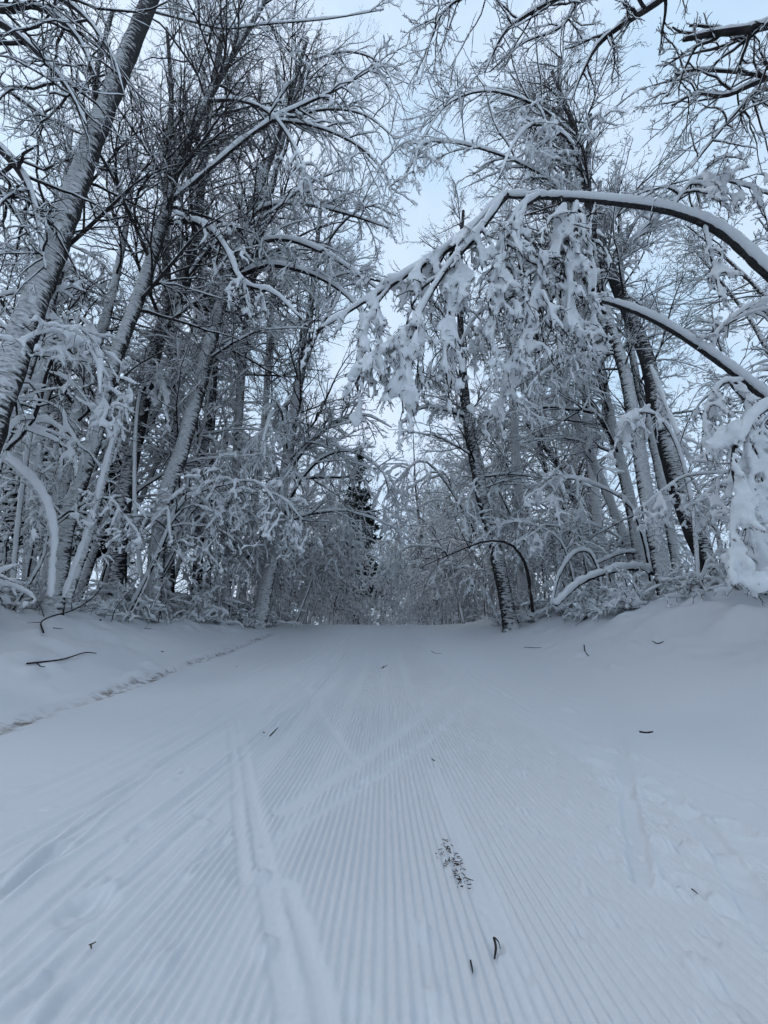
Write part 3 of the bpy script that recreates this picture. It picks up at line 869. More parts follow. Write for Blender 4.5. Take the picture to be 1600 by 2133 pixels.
# reaching across until only a strip of sky is left
own_branch(E, [(560, 250, 6.7), (650, 262, 6.5), (740, 300, 6.3), (800, 360, 6.2), (822, 430, 6.1)], [12, 11, 9, 7, 4], 631, (22, 6, 4), (.34, .5, .5), trop=(-.2, -.16, -.12), snowr=(.024, .018, .014, .010))
own_branch(G, [(590, 250, 9.9), (680, 228, 9.4), (760, 240, 9), (825, 290, 8.7)], [12, 10, 8, 5], 632, (20, 6, 4), (.4, .5, .5), trop=(-.04, -.04, -.02), snowr=(.02, .012, .009, .007))
own_branch(L3, [(640, 130, 13.5), (720, 108, 12.8), (790, 130, 12.2), (832, 200, 11.8)], [11, 9, 7, 4], 633, (22, 6, 4), (.42, .5, .5), trop=(-.02, -.02, 0), snowr=(.02, .012, .010, .008))
own_branch(R3, [(1205, 290, 9), (1120, 222, 8.6), (1020, 190, 8.2), (935, 215, 7.9), (880, 290, 7.6)], [13, 11, 9, 7, 4], 634, (22, 6, 4), (.36, .5, .5), trop=(-.1, -.1, -.08), snowr=(.022, .016, .012, .009))
own_branch(R9, [(1172, 260, 15), (1060, 190, 14.4), (960, 195, 13.8), (885, 245, 13.4)], [11, 9, 7, 4], 635, (24, 6, 4), (.4, .5, .5), trop=(.0, .0, 0), snowr=(.02, .012, .010, .008))
own_branch(R1, [(962, 740, 13), (920, 650, 12.6), (870, 610, 12.2), (828, 650, 11.8)], [10, 9, 7, 4], 636, (20, 6, 4), (.42, .5, .5), trop=(-.1, -.1, -.08), snowr=(.024, .018, .014, .010))
own_branch(H, [(655, 570, 14), (700, 480, 13.4), (765, 430, 12.8), (825, 450, 12.3)], [10, 9, 7, 4], 637, (22, 6, 4), (.42, .5, .5), trop=(-.04, -.04, -.03), snowr=(.022, .015, .012, .009))

# ------------------------------------------------------------------ the bowed trees arching over the trail
def bowed(name, label, pts, widths, mat, seed, roll=.018):
    rng = np.random.default_rng(seed)
    P, R = trunk_path(pts, widths, 34)
    base = P[0].copy()
    t = thing(name, label, 'tree', base)
    link('trunk', trunk_mesh(P - base, R, rng).mesh('trunk', mat), t)
    tb = Tubes()
    m = slice(6, len(P))
    Pn = catmull(P[m] - base, 110)[None]
    Rn = np.interp(np.linspace(0, 1, 110), np.linspace(0, 1, len(P[m])), R[m])[None]
    add_snow(tb, Pn, Rn * .95, roll, 14, rng, .03, hug=.82, wind=unit(np.array([0, -.95, .25])))
    link('snow', tb.mesh('trunk_snow', SNOW), t)
    return t


HEAVY = dict(trop=(-.36, -.3, -.25), snowr=(.022, .023, .018, .011), gap=.25, voxel=.031, wander=(.14, .22, .28), thin=1.9, wind=unit(np.array([0.05, -.75, .6])), hug=1.0)
X1 = bowed('bowed_tree', 'great bowed trunk arching high over the trail under a thick snow roll', [(2050, 1250, 4.6), (1900, 900, 4.6), (1700, 660, 4.5), (1600, 570, 4.4), (1500, 482, 4.3), (1400, 440, 4.2), (1290, 422, 4.1), (1180, 412, 4.0), (1050, 408, 3.9)], [50, 42, 33, 29, 25, 21, 18, 15, 11], BARK_DARK, 51)
own_branch(X1, [(1055, 408, 3.9), (1010, 450, 3.9), (960, 500, 3.85), (890, 545, 3.8), (820, 590, 3.8), (740, 640, 3.75), (660, 690, 3.7)], [26, 24, 24, 20, 17, 13, 8], 52, (26, 6, 4), (0.27, .5, .5), **HEAVY)
own_branch(X1, [(1050, 410, 3.9), (1000, 480, 3.8), (930, 560, 3.7), (880, 640, 3.65), (850, 690, 3.6), (780, 740, 3.55), (740, 800, 3.5)], [24, 22, 20, 17, 14, 10, 7], 53, (26, 6, 4), (0.27, .5, .5), **HEAVY)
own_branch(X1, [(1165, 408, 4), (1172, 450, 3.95), (1158, 510, 3.9), (1130, 560, 3.85), (1115, 640, 3.8), (1120, 720, 3.8)], [26, 24, 22, 19, 15, 9], 54, (24, 6, 4), (0.38, .5, .5), **HEAVY)
own_branch(X1, [(1200, 425, 4.05), (1190, 470, 4), (1180, 540, 3.95), (1185, 620, 3.9), (1170, 700, 3.9)], [20, 18, 16, 12, 8], 55, (20, 6, 4), (0.38, .5, .5), **HEAVY)
own_branch(X1, [(1130, 405, 3.95), (1080, 440, 3.9), (1045, 520, 3.8), (1040, 620, 3.75), (1020, 720, 3.7)], [18, 16, 13, 10, 6], 56, (22, 6, 4), (0.35, .5, .5), **HEAVY)
own_branch(X1, [(880, 640, 3.65), (850, 700, 3.6), (835, 760, 3.58), (840, 860, 3.55)], [14, 11, 8, 5], 57, (20, 6, 4), (0.47, .5, .5), **HEAVY)
own_branch(X1, [(1465, 470, 4.3), (1478, 520, 4.2), (1490, 570, 4.15), (1500, 620, 4.1)], [12, 12, 10, 6], 58, (12, 4, 4), (.4, .5, .5), **HEAVY)
own_branch(X1, [(1395, 440, 4.2), (1440, 380, 4.1), (1480, 370, 4.0), (1560, 390, 3.9), (1640, 420, 3.8)], [12, 12, 11, 9, 6], 59, (20, 6, 4), (0.41, .5, .5), **HEAVY)

HV4 = dict(HEAVY, voxel=.034)
own_branch(X1, [(962, 500, 3.85), (942, 590, 3.8), (925, 700, 3.75), (932, 800, 3.7)], [12, 10, 8, 5], 601, (22, 6, 4), (.34, .5, .5), **HV4)
own_branch(X1, [(1098, 408, 3.9), (1078, 500, 3.85), (1092, 620, 3.8), (1085, 740, 3.8)], [13, 11, 9, 5], 602, (22, 6, 4), (.3, .5, .5), **HV4)
own_branch(X1, [(815, 595, 3.8), (775, 650, 3.75), (760, 720, 3.7), (768, 800, 3.7)], [11, 10, 8, 5], 603, (20, 6, 4), (.36, .5, .5), **HV4)
own_branch(X1, [(1240, 420, 4.1), (1225, 500, 4.05), (1240, 600, 4.0), (1228, 690, 4.0)], [13, 11, 8, 5], 604, (20, 6, 4), (.34, .5, .5), **HV4)
X2 = bowed('bowed_tree', 'lower bowed trunk bending across below the great snow-rolled arch', [(1960, 1260, 5.6), (1820, 1050, 5.6), (1660, 890, 5.6), (1560, 800, 5.5), (1440, 712, 5.4), (1340, 655, 5.3), (1240, 622, 5.2), (1165, 612, 5.1)], [34, 29, 25, 21, 17, 15, 12, 9], BARK_DARK, 61)
own_branch(X2, [(1170, 612, 5.1), (1120, 630, 5), (1080, 690, 4.9), (1050, 780, 4.8), (1040, 850, 4.8)], [16, 14, 12, 9, 6], 62, (22, 6, 4), (0.38, .5, .5), **HEAVY)
own_branch(X2, [(1235, 620, 5.2), (1180, 600, 5.1), (1090, 610, 5.0), (1000, 650, 4.9), (960, 720, 4.8), (940, 800, 4.7)], [14, 12, 11, 10, 8, 5], 63, (24, 6, 4), (0.35, .5, .5), **HEAVY)
own_branch(X2, [(1545, 795, 5.5), (1500, 800, 5.2), (1470, 850, 5.0), (1465, 900, 4.9)], [14, 13, 10, 6], 64, (16, 6, 4), (0.47, .5, .5), **HEAVY)
own_branch(X2, [(1480, 740, 5.45), (1500, 690, 5.3), (1560, 640, 5.2), (1640, 620, 5.1)], [13, 12, 10, 6], 65, (14, 6, 4), (.35, .5, .5), trop=(-.1, -.1, -.1), snowr=(.04, .03, .02, .016))

X3 = bowed('bowed_sapling', 'drooping sapling buried in snow like a white curtain at the right edge', [(1700, 1240, 4.4), (1690, 1050, 4.4), (1660, 900, 4.4), (1610, 845, 4.3), (1560, 870, 4.2), (1530, 930, 4.15)], [30, 28, 26, 26, 24, 16], BARK_WHITE, 71)
HV2 = dict(trop=(-.34, -.3, -.25), snowr=(.022, .034, .034, .03), gap=.2, voxel=.033, wander=(.2, .26, .3), thin=1.5, hug=.5)
own_branch(X3, [(1600, 850, 4.3), (1545, 890, 4.2), (1525, 960, 4.15), (1535, 1040, 4.1), (1522, 1130, 4.1), (1540, 1200, 4.1)], [16, 14, 11, 9, 7, 5], 72, (26, 6, 3), (.26, .45, .5), **HV2)
own_branch(X3, [(1620, 850, 4.3), (1580, 900, 4.25), (1575, 980, 4.2), (1558, 1060, 4.2), (1570, 1130, 4.2), (1560, 1200, 4.2)], [16, 14, 11, 9, 7, 5], 73, (26, 6, 3), (.26, .45, .5), **HV2)
own_branch(X3, [(1640, 880, 4.3), (1620, 950, 4.2), (1612, 1050, 4.2), (1590, 1130, 4.2), (1600, 1200, 4.2)], [14, 12, 10, 8, 5], 74, (24, 6, 3), (.28, .45, .5), **HV2)

S1 = bowed('bowed_sapling', 'snow-curtained sapling bowed over before the dark forking trunk', [(296, 1215, 9.6), (282, 1050, 9.6), (285, 880, 9.6), (300, 800, 9.5), (325, 772, 9.4), (350, 830, 9.3)], [8, 8, 7, 7, 6, 4], BARK, 201, .012)
HV3 = dict(trop=(-.4, -.34, -.3), snowr=(.03, .034, .03, .02), gap=.2, voxel=.042, wander=(.16, .22, .26), thin=1.5, hug=.7)
own_branch(S1, [(295, 820, 9.5), (320, 775, 9.4), (340, 800, 9.3), (345, 880, 9.3)], [10, 9, 7, 4], 202, (22, 5, 3), (.42, .5, .5), **HV3)
own_branch(S1, [(285, 880, 9.6), (262, 845, 9.5), (250, 880, 9.4), (245, 950, 9.4)], [9, 8, 6, 4], 203, (16, 5, 3), (.42, .5, .5), **HV3)
S2 = bowed('bowed_sapling', 'snow-curtained sapling hooped over between the mottled and thin grey trunks', [(455, 1225, 12.5), (450, 1100, 12.5), (458, 980, 12.5), (478, 910, 12.4), (505, 905, 12.3), (535, 960, 12.2)], [7, 7, 6, 6, 5, 4], BARK, 211, .012)
own_branch(S2, [(470, 925, 12.4), (500, 900, 12.3), (530, 930, 12.2), (545, 1000, 12.1)], [9, 8, 6, 4], 212, (24, 5, 3), (.5, .5, .5), **HV3)
S3 = bowed('bowed_sapling', 'snow-clumped sapling drooping beside the slender knotted trunk', [(25, 1245, 6.8), (50, 1000, 6.8), (85, 800, 6.8), (120, 690, 6.7), (165, 662, 6.6), (205, 710, 6.5)], [9, 9, 8, 7, 6, 4], BARK, 221, .012)
own_branch(S3, [(110, 710, 6.7), (150, 665, 6.6), (190, 680, 6.5), (210, 750, 6.4)], [9, 8, 7, 4], 222, (22, 5, 3), (.36, .5, .5), **HV3)
S4 = bowed('bowed_sapling', 'snow-hung sapling drooping across the thick dark-footed trunk', [(1455, 1235, 8.0), (1440, 1050, 8.0), (1410, 930, 7.9), (1370, 868, 7.8), (1320, 862, 7.7), (1285, 910, 7.6)], [8, 8, 7, 6, 5, 4], BARK, 231, .012)
own_branch(S4, [(1395, 890, 7.9), (1345, 855, 7.8), (1300, 880, 7.7), (1275, 950, 7.6)], [9, 8, 6, 4], 232, (22, 5, 3), (.42, .5, .5), **HV3)

# ------------------------------------------------------------------ crowns reaching in from trees standing outside the view
def overhang(label, base, top, r, seed):
    rng = np.random.default_rng(seed)
    b, tp = np.array(base, float), np.array(top, float)
    P = catmull([b, b + (tp - b) * .5 + np.array([.15, 0, 0]), tp], 20)
    t = thing('overhanging_tree', label, 'tree', b)
    link('trunk', trunk_mesh(P - b, np.linspace(r, r * .35, 20), rng).mesh('trunk', BARK), t)
    return t, P


OVR, POV = overhang('tree whose dark limbs hang into the top right corner overhead', (7.6, 2.2, float(ground_z(7.6, 2.2)) - .1), at(1560, -120, 2.0), .3, 81)
BARE = dict(trop=(.0, .0, .0), snowr=(.016, .008, .006, .005), gap=.4, wander=(.13, .18, .22), wind=LIGHT_WIND, hug=.65)
own_branch(OVR, [(1640, 40, 2.4), (1570, 60, 2.4), (1490, 70, 2.4), (1425, 82, 2.4)], [42, 34, 28, 20], 82, (10, 6, 5), (.5, .5, .5), **BARE)
own_branch(OVR, [(1660, 190, 2.9), (1590, 160, 2.9), (1500, 148, 2.9), (1420, 152, 2.9), (1390, 200, 2.9)], [22, 18, 14, 10, 6], 83, (13, 6, 4), (.42, .5, .5), **BARE)
own_branch(OVR, [(1660, 140, 3), (1570, 175, 3), (1510, 200, 3), (1450, 196, 3), (1400, 220, 3)], [20, 17, 14, 10, 6], 84, (13, 6, 4), (.42, .5, .5), **BARE)
own_branch(OVR, [(1640, 190, 3), (1580, 190, 3), (1520, 250, 3), (1470, 310, 3), (1440, 350, 3)], [16, 13, 10, 8, 5], 85, (14, 7, 5), (.42, .5, .5), **BARE)
own_branch(OVR, [(1450, -60, 2.0), (1370, 5, 2.1), (1300, 50, 2.2), (1245, 95, 2.3), (1210, 160, 2.4), (1188, 215, 2.5)], [24, 22, 19, 13, 8, 4], 86, (14, 6, 4), (.36, .5, .5), **BARE)
own_branch(OVR, [(1280, -60, 1.8), (1180, -10, 1.9), (1110, 25, 2), (1050, 70, 2.1), (1010, 150, 2.2)], [18, 15, 13, 9, 5], 87, (14, 6, 4), (.4, .5, .5), **BARE)
own_branch(OVR, [(1090, -80, 1.7), (1000, -20, 1.8), (940, 10, 1.9), (905, 60, 2), (874, 175, 2.1)], [12, 10, 8, 6, 4], 88, (14, 6, 4), (.36, .5, .5), **BARE)
own_branch(OVR, [(1240, -60, 2.0), (1200, 10, 2.1), (1165, 60, 2.2), (1090, 90, 2.3), (1020, 150, 2.4)], [12, 10, 8, 6, 4], 89, (14, 6, 5), (.4, .5, .5), **BARE)

OVL, PVL = overhang('tree whose snowy limbs reach down into the top left corner', (-7.4, 3.0, float(ground_z(-7.4, 3.0)) - .1), at(-260, -60, 3.0), .28, 91)
LB = dict(trop=(-.06, -.05, -.04), snowr=(.02, .009, .007, .005), gap=.4, thin=1.3, wind=LIGHT_WIND, hug=.65)
own_branch(OVL, [(-120, -30, 3.4), (0, 20, 3.4), (60, 12, 3.4), (110, 30, 3.4), (165, 85, 3.4), (200, 160, 3.4)], [34, 30, 26, 22, 15, 8], 92, (13, 6, 4), (.36, .5, .5), **LB)
own_branch(OVL, [(-120, 20, 3.2), (-10, 45, 3.2), (60, 95, 3.2), (110, 145, 3.2), (150, 200, 3.2), (180, 260, 3.2)], [30, 26, 22, 18, 12, 7], 93, (13, 6, 4), (.36, .5, .5), **LB)
own_branch(OVL, [(-100, 220, 3.6), (0, 310, 3.6), (50, 370, 3.6), (75, 440, 3.6), (88, 520, 3.6), (95, 560, 3.6)], [30, 28, 26, 22, 15, 8], 94, (14, 6, 5), (.34, .5, .5), **LB)
own_branch(OVL, [(-100, 330, 3.5), (-10, 390, 3.5), (30, 440, 3.5), (62, 490, 3.5)], [22, 20, 16, 8], 95, (12, 6, 5), (.4, .5, .5), **LB)
own_branch(OVL, [(-60, -80, 3.2), (60, -30, 3.2), (160, 20, 3.2), (230, 110, 3.2), (260, 200, 3.2)], [20, 17, 13, 9, 5], 96, (13, 6, 5), (.4, .5, .5), **LB)
own_branch(OVL, [(-60, 120, 3.8), (20, 190, 3.8), (90, 240, 3.8), (170, 280, 3.8)], [16, 13, 10, 6], 97, (13, 6, 5), (.45, .5, .5), **LB)

# ------------------------------------------------------------------ background trees: prototypes, then copies
def bg_tree(seed, h, r, nl, kinds, droop):
    rng = np.random.default_rng(seed)
    wood, snow = Tubes(), Tubes()
    pts = [np.zeros(3)]
    d = unit(np.array([rng.normal(0, .05), rng.normal(0, .05), 1.0]))
    for k in range(6):
        d = unit(d + rng.normal(0, .07, 3) * np.array([1, 1, .2]))
        pts.append(pts[-1] + d * h / 6)
    P = catmull(pts, 20)
    P[:, 2] -= .3
    R = np.linspace(r, r * .18, 20)
    tr = trunk_mesh(P, R, rng, 8).mesh('forest_trunk', (BARK, BARK_WHITE, BARK, BARK_WHITE, BARK_DARK)[seed % 5])
    f = rng.uniform(.18, .99, nl)
    az = rng.uniform(0, 2 * np.pi, nl)
    e = np.radians(rng.uniform(20, 60, nl))
    p0 = np.array([path_point(P, a) for a in f])
    D = np.stack([np.cos(az) * np.cos(e), np.sin(az) * np.cos(e), np.sin(e)], 1)
    L = min(h, 17) * .34 * (1.12 - .75 * f) * rng.uniform(.6, 1.2, nl)
    P1 = march(p0, D, L, 9, rng, .1, droop, zig=.07)
    R1 = taper(np.clip(r * .35 * (1.1 - f), .012, .05), 9, .25)
    q = 2.2 if droop < -.05 else 1.0
    fill_branch(wood, snow, P1, R1, rng, (8, 5, 3), (.5, .5, .5), (droop, droop * .8, droop * .5), (.016 * q, .010 * q, .008 * q, .007 * q), K=(5, 4, 2), gap=.3, snow_sides=3, thin=2.6, S1=5, L1=L, hug=.62, wind=LIGHT_WIND if droop > -.05 else WIND)
    return tr, wood.mesh('forest_crown', TWIG), snow.mesh('forest_snow', SNOW)


BG = [bg_tree(100, 17, .17, 30, None, .01), bg_tree(101, 22, .2, 32, None, .02), bg_tree(102, 13, .12, 26, None, -.1), bg_tree(103, 9, .09, 26, None, -.16), bg_tree(104, 25, .22, 34, None, .0)]
BG_LOOK = ('mid-height', 'tall straight', 'drooping', 'small weeping', 'very tall')


def put_tree(meshes, name, label, cat, group, x, y, s, rz, sz=1.0):
    t = thing(name, label, cat, (x, y, float(ground_z(x, y)) - .05), group)
    t.rotation_euler = (0, 0, rz)
    t.scale = (s, s, s * sz)
    for n, m in zip(('trunk', 'crown', 'snow'), meshes):
        link(n, m, t)
    return t


rng = np.random.default_rng(500)
placed = [tuple(P[0][:2]) for _, P in HERO]


def clear(x, y, d):
    return all((x - a) ** 2 + (y - b) ** 2 > d * d for a, b in placed)


NAMED = []          # repeats whose labels are worded once all stand


def later(o, look, noun, seen=True):
    NAMED.append((o, look, noun))
    return o


for side in (-1, 1):
    n, tries = 0, 0
    while n < 46 and tries < 6000:
        tries += 1
        y = 8.5 + 50 * rng.random() ** 1.3
        x = side * (4.9 + (6 + y * 1.05) * rng.random() ** 1.3)
        if abs(x) > 4.2 + 1.15 * y or not clear(x, y, 1.1) or (abs(x) < 6.4 and y < 16):
            continue
        placed.append((x, y))
        n += 1
        i = int(rng.choice(5, p=[.2, .05, .36, .34, .05]))
        later(put_tree(BG[i], 'forest_tree', 'x', 'tree', 'snowy trees standing deeper in the woods', x, y, rng.uniform(.85, 1.2), rng.uniform(-.5, .5), rng.uniform(.95, 1.15)), BG_LOOK[i], 'snowy tree')
# the far end of the trail, beyond the crest where it bends away
for i in range(44):
    y = 33 + i * .9
    x = rng.uniform(-9, 10) if y > 40 else rng.choice([-1, 1]) * rng.uniform(3.6, 7)
    k = int(rng.choice(5, p=[.4, .2, .2, .1, .1]))
    later(put_tree(BG[k], 'forest_tree', 'x', 'tree', 'snowy trees closing the far end of the trail', x, y, rng.uniform(.85, 1.1), rng.uniform(-.5, .5)), BG_LOOK[k], 'grey snowy tree')
for i in range(12):
    y, x = 44 + i * .9, rng.uniform(-7, 7)
    k = int(rng.choice([2, 3]))
    later(put_tree(BG[k], 'forest_tree', 'x', 'tree', 'snowy trees closing the far end of the trail', x, y, rng.uniform(.55, .8), rng.uniform(-.5, .5)), BG_LOOK[k], 'low grey tree')
for i in range(16):
    x, y = (-1 if i % 2 else 1) * rng.uniform(4.4, 6.6), 21 + i * 1.1
    k = int(rng.choice([0, 1, 2], p=[.5, .2, .3]))
    later(put_tree(BG[k], 'forest_tree', 'x', 'tree', 'snowy trees crowding the trail beyond the crest', x, y, rng.uniform(.75, 1.0), rng.uniform(-.5, .5)), BG_LOOK[k], 'snowy trailside tree')
# the wood beside and behind the camera, added to shade the near snow
for i in range(26):
    sd = 1 if i % 2 else -1
    x, y = sd * rng.uniform(6.5, 12), rng.uniform(-18, -4)
    if i < 9:
        x, y = (-1 if i % 3 else 1) * rng.uniform(8.6, 11.5), rng.uniform(-5, -.6)
    if i > 21:
        x, y = rng.uniform(-5, 5), rng.uniform(-30, -22)
    k = int(rng.choice(5, p=[.25, .3, .15, .1, .2]))
    put_tree(BG[k], 'forest_tree', 'snowy tree of the wood, added beside and behind the photographer to shade the snow', 'tree', 'trees added beside and behind the photographer to shade the snow', x, y, rng.uniform(.9, 1.1), rng.uniform(-.5, .5))

# ------------------------------------------------------------------ bent saplings and thickets at the edges
def bent(seed, h, az, snowy, nb):
    """A sapling bowed to the ground side by its load."""
    rng = np.random.default_rng(seed)
    wood, snow = Tubes(), Tubes()
    c = np.array([math.cos(az), math.sin(az), 0])
    s = np.linspace(0, 1, 6)
    H = h * np.array([0, .45, .8, 1.0, .93, .68])
    X = h * np.array([0, .06, .2, .48, .78, .95]) * rng.uniform(.7, 1.1)
    pts = c[None] * X[:, None] + np.array([0, 0, 1.0]) * H[:, None] + rng.normal(0, .04 * h, (6, 3)) * (s[:, None] > 0)
    P = catmull(pts, 18)
    R = np.linspace(.010 * h + .006, .006, 18)
    fill_branch(wood, snow, P[None], R[None], rng, (nb, 5, 3), (.36, .55, .5), (-.28, -.2, -.1), (.036 * snowy, .038 * snowy, .032 * snowy, .019 * snowy), K=(8, 6, 4), gap=.2, t0=.25, snow_sides=4, thin=1.6, wander=(.2, .3, .3), ang=((35, 80), (30, 75), (30, 75)))
    return wood.mesh('bent_wood', TWIG), fuse(snow.mesh('bent_snow', SNOW), .034, SNOW)


def thicket(seed, w, h, n, snowy):
    """A low tangle of stems from one root, weighed down under a hummock of snow."""
    rng = np.random.default_rng(seed)
    wood, snow = Tubes(), Tubes()
    p0 = np.stack([rng.normal(0, .25 * w, n), rng.normal(0, .2 * w, n), np.full(n, -.05)], 1)
    az = rng.uniform(0, 2 * np.pi, n)
    e = np.radians(rng.uniform(35, 85, n))
    D = np.stack([np.cos(az) * np.cos(e), np.sin(az) * np.cos(e), np.sin(e)], 1)
    L = h * rng.uniform(.6, 2.0, n)
    P1 = march(p0, D, L, 9, rng, .18, -.17)
    P1[:, :, 2] = np.maximum(P1[:, :, 2], -.02)
    R1 = taper(np.full(n, .013), 9, .4)
    fill_branch(wood, snow, P1, R1, rng, (5, 3), (.5, .5), (-.15, -.1), (.05 * snowy, .042 * snowy, .02 * snowy), K=(6, 4), gap=.25, snow_sides=5, L1=L, thin=1.7, wander=(.25, .3), ang=((35, 80), (30, 75)))
    for _ in range(7):          # hummocks
        c = np.array([rng.normal(0, .4 * w), rng.normal(0, .3 * w), 0])
        r = rng.uniform(.12, .3) * w * .7
        k = np.linspace(0, np.pi / 2, 5)
        tb = np.stack([np.zeros(5), np.zeros(5), np.sin(k) * r * rng.uniform(.5, .9)], 1) + c
        snow.add(tb[None], (np.cos(k) * r + .004)[None], 9)
    return wood.mesh('thicket_wood', TWIG), fuse(snow.mesh('thicket_snow', SNOW), .034, SNOW)


BENT_R = [bent(200, 2.6, -.35, 1.0, 20), bent(201, 3.4, .25, 1.15, 22), bent(202, 4.4, -.7, 1.2, 24)]       # bow to +x
BENT_L = [bent(210, 2.6, 3.4, 1.0, 20), bent(211, 3.4, 2.9, 1.15, 22), bent(212, 4.4, 3.85, 1.2, 24)]      # bow to -x
THICK = [thicket(220, 1.2, .8, 14, 1.0), thicket(221, 1.6, 1.1, 16, 1.1), thicket(222, 1.0, .6, 12, .9)]


def put_two(meshes, name, label, cat, group, x, y, s, rz):
    t = thing(name, label, cat, (x, y, float(ground_z(x, y)) - .04), group)
    t.rotation_euler = (0, 0, rz)
    t.scale = (s, s, s)
    a = link('stem', meshes[0], t)
    link('snow', meshes[1], t)
    return t


rng = np.random.default_rng(600)
for side in (-1, 1):
    sd = 'left' if side < 0 else 'right'
    for i in range(38):
        y = 5.2 + 19 * (i + rng.random()) / 38
        x = side * (5.7 + rng.uniform(-.2, 3.4) + (.9 if y < 9 else 0) - (.9 if y > 13 else 0))
        if 1290 < 800 + F * x / (y * CP + .6) < 1530 and y < 10.5:
            y += 5
            x += 1.5
        lib = BENT_R if (side < 0) == (rng.random() < .75) else BENT_L
        k = int(rng.choice(3, p=[.4, .35, .25]))
        later(put_two(lib[k], 'bent_sapling', 'x', 'sapling', 'bowed saplings along the trail edges', x, y, rng.uniform(.7, 1.2), rng.uniform(-.6, .6)), ('small', 'middling', 'large')[k], 'bowed snow-laden sapling')
    for i in range(70):
        y = 4.8 + 18 * (i + rng.random()) / 70
        x = side * (5.6 + abs(rng.normal(0, 1.2)) + (.8 if y < 9 else 0) - (.8 if y > 13 else 0))
        k = int(rng.integers(0, 3))
        later(put_two(THICK[k], 'thicket_shrub', 'x', 'shrub', 'snow-buried shrubs along the trail edges', x, y, rng.uniform(.5, 1.05), rng.uniform(-3, 3)), ('bushy', 'broad', 'low')[k], 'snow-buried shrub')
# tall bowed saplings that narrow the trail near the crest
CREST = []
for i in range(32):
    y = 15.5 + i * .6
    sd_ = -1 if i % 2 else 1
    CREST.append((sd_ * rng.uniform(3.4, 5.2), y + 1.5, rng.uniform(1.0, 1.6), BENT_R if sd_ < 0 else BENT_L))
for i, (x, y, s, lib) in enumerate(CREST):
    sd = 'left' if x < 0 else 'right'
    later(put_two(lib[i % 3], 'bent_sapling', 'x', 'sapling', 'tall saplings bowing over the crest', x, y, s, rng.uniform(-.4, .4)), 'tall', 'sapling bowing over the crest')


MARKS = [(-60, 'thickest leaning trunk'), (70, 'slender knotted trunk'), (160, 'tall curving tree'), (255, 'dark forking trunk'), (340, 'tilted mottled trunk'), (425, 'very thin dark sapling'), (510, 'thin grey trunk'), (575, 'black-crotched trunk'),
         (690, 'left end of the crest'), (800, 'middle of the crest'), (920, 'right end of the crest'), (1040, 'speckled leaning trunk'), (1088, 'pale pole-like trunk'), (1165, 'long arched stem'), (1240, 'tall fan-topped tree'), (1335, 'streaky trunk'), (1400, 'mottled leaning trunk'), (1490, 'thick dark-footed trunk'), (1600, 'white snow curtain')]
ORD = 'first second third fourth fifth sixth seventh eighth ninth tenth eleventh twelfth thirteenth fourteenth fifteenth sixteenth seventeenth eighteenth nineteenth twentieth'.split()


def word_labels():
    """Each repeat is told by its look, the landmark it stands behind, and its turn in depth there."""
    rows = {}
    for o, look, noun in NAMED:
        x, y, z = o.location
        px = 800 + F * x / (y * CP + (z - CAMZ) * SP)
        mark = min(MARKS, key=lambda m: abs(m[0] - px))[1]
        rows.setdefault((look, noun, mark), []).append((y, o))
    for (look, noun, mark), li in rows.items():
        li.sort(key=lambda q: q[0])
        for k, (_, o) in enumerate(li):
            turn = '' if len(li) == 1 else ', %s one back' % ORD[min(k, 19)]
            o['label'] = '%s %s by the %s%s' % (look, noun, mark, turn)


word_labels()


# ------------------------------------------------------------------ spruces
def spruce(seed, h):
    rng = np.random.default_rng(seed)
    wood, snow, need = Tubes(), Tubes(), Tubes()
    P = catmull([np.array([0, 0, -.2]), np.array([.05, 0, h * .5]), np.array([0, 0, h])], 12)
    wood.add(P[None], np.linspace(.018 * h, .01, 12)[None], 8)
    n = 150
    f = rng.uniform(.26, .98, n)
    az = rng.uniform(0, 2 * np.pi, n)
    p0 = np.stack([np.zeros(n), np.zeros(n), f * h], 1)
    e = np.radians(rng.uniform(-12, 18, n) + 25 * f)
    D = np.stack([np.cos(az) * np.cos(e), np.sin(az) * np.cos(e), np.sin(e)], 1)
    L = h * .23 * (1.04 - f) * rng.uniform(.75, 1.2, n) + .12
    P1 = march(p0, D, L, 7, rng, .06, -.06)
    need.add(P1, taper(np.full(n, .05), 7, .5), 4)
    p, d, r, idx, t = spawn(P1, taper(np.full(n, .05), 7), 11, rng, .15, 1, (40, 70))
    P2 = march(p, d, L[idx] * .32 * (1.1 - .6 * t), 4, rng, .08, -.14)
    need.add(P2, taper(np.full(len(p), .045), 4, .3), 3)
    p3, d3, r3, i3, t3 = spawn(P2, taper(np.full(len(p), .045), 4), 2, rng, .1, 1, (35, 60))
    P3 = march(p3, d3, np.full(len(p3), .22), 3, rng, .08, -.1)
    need.add(P3, taper(np.full(len(p3), .03), 3, .3), 3)
    k1 = rng.random(n) < .4
    add_snow(snow, P1[k1][:, 2:], taper(np.full(k1.sum(), .04), 5), .02, 4, rng, .5)
    k = rng.random(len(P2)) < .06
    add_snow(snow, P2[k], taper(np.full(k.sum(), .03), 4), .02, 3, rng, .4)
    return wood.mesh('spruce_trunk', BARK_DARK), need.mesh('spruce_needles', NEEDLE), snow.mesh('spruce_snow', SNOW)


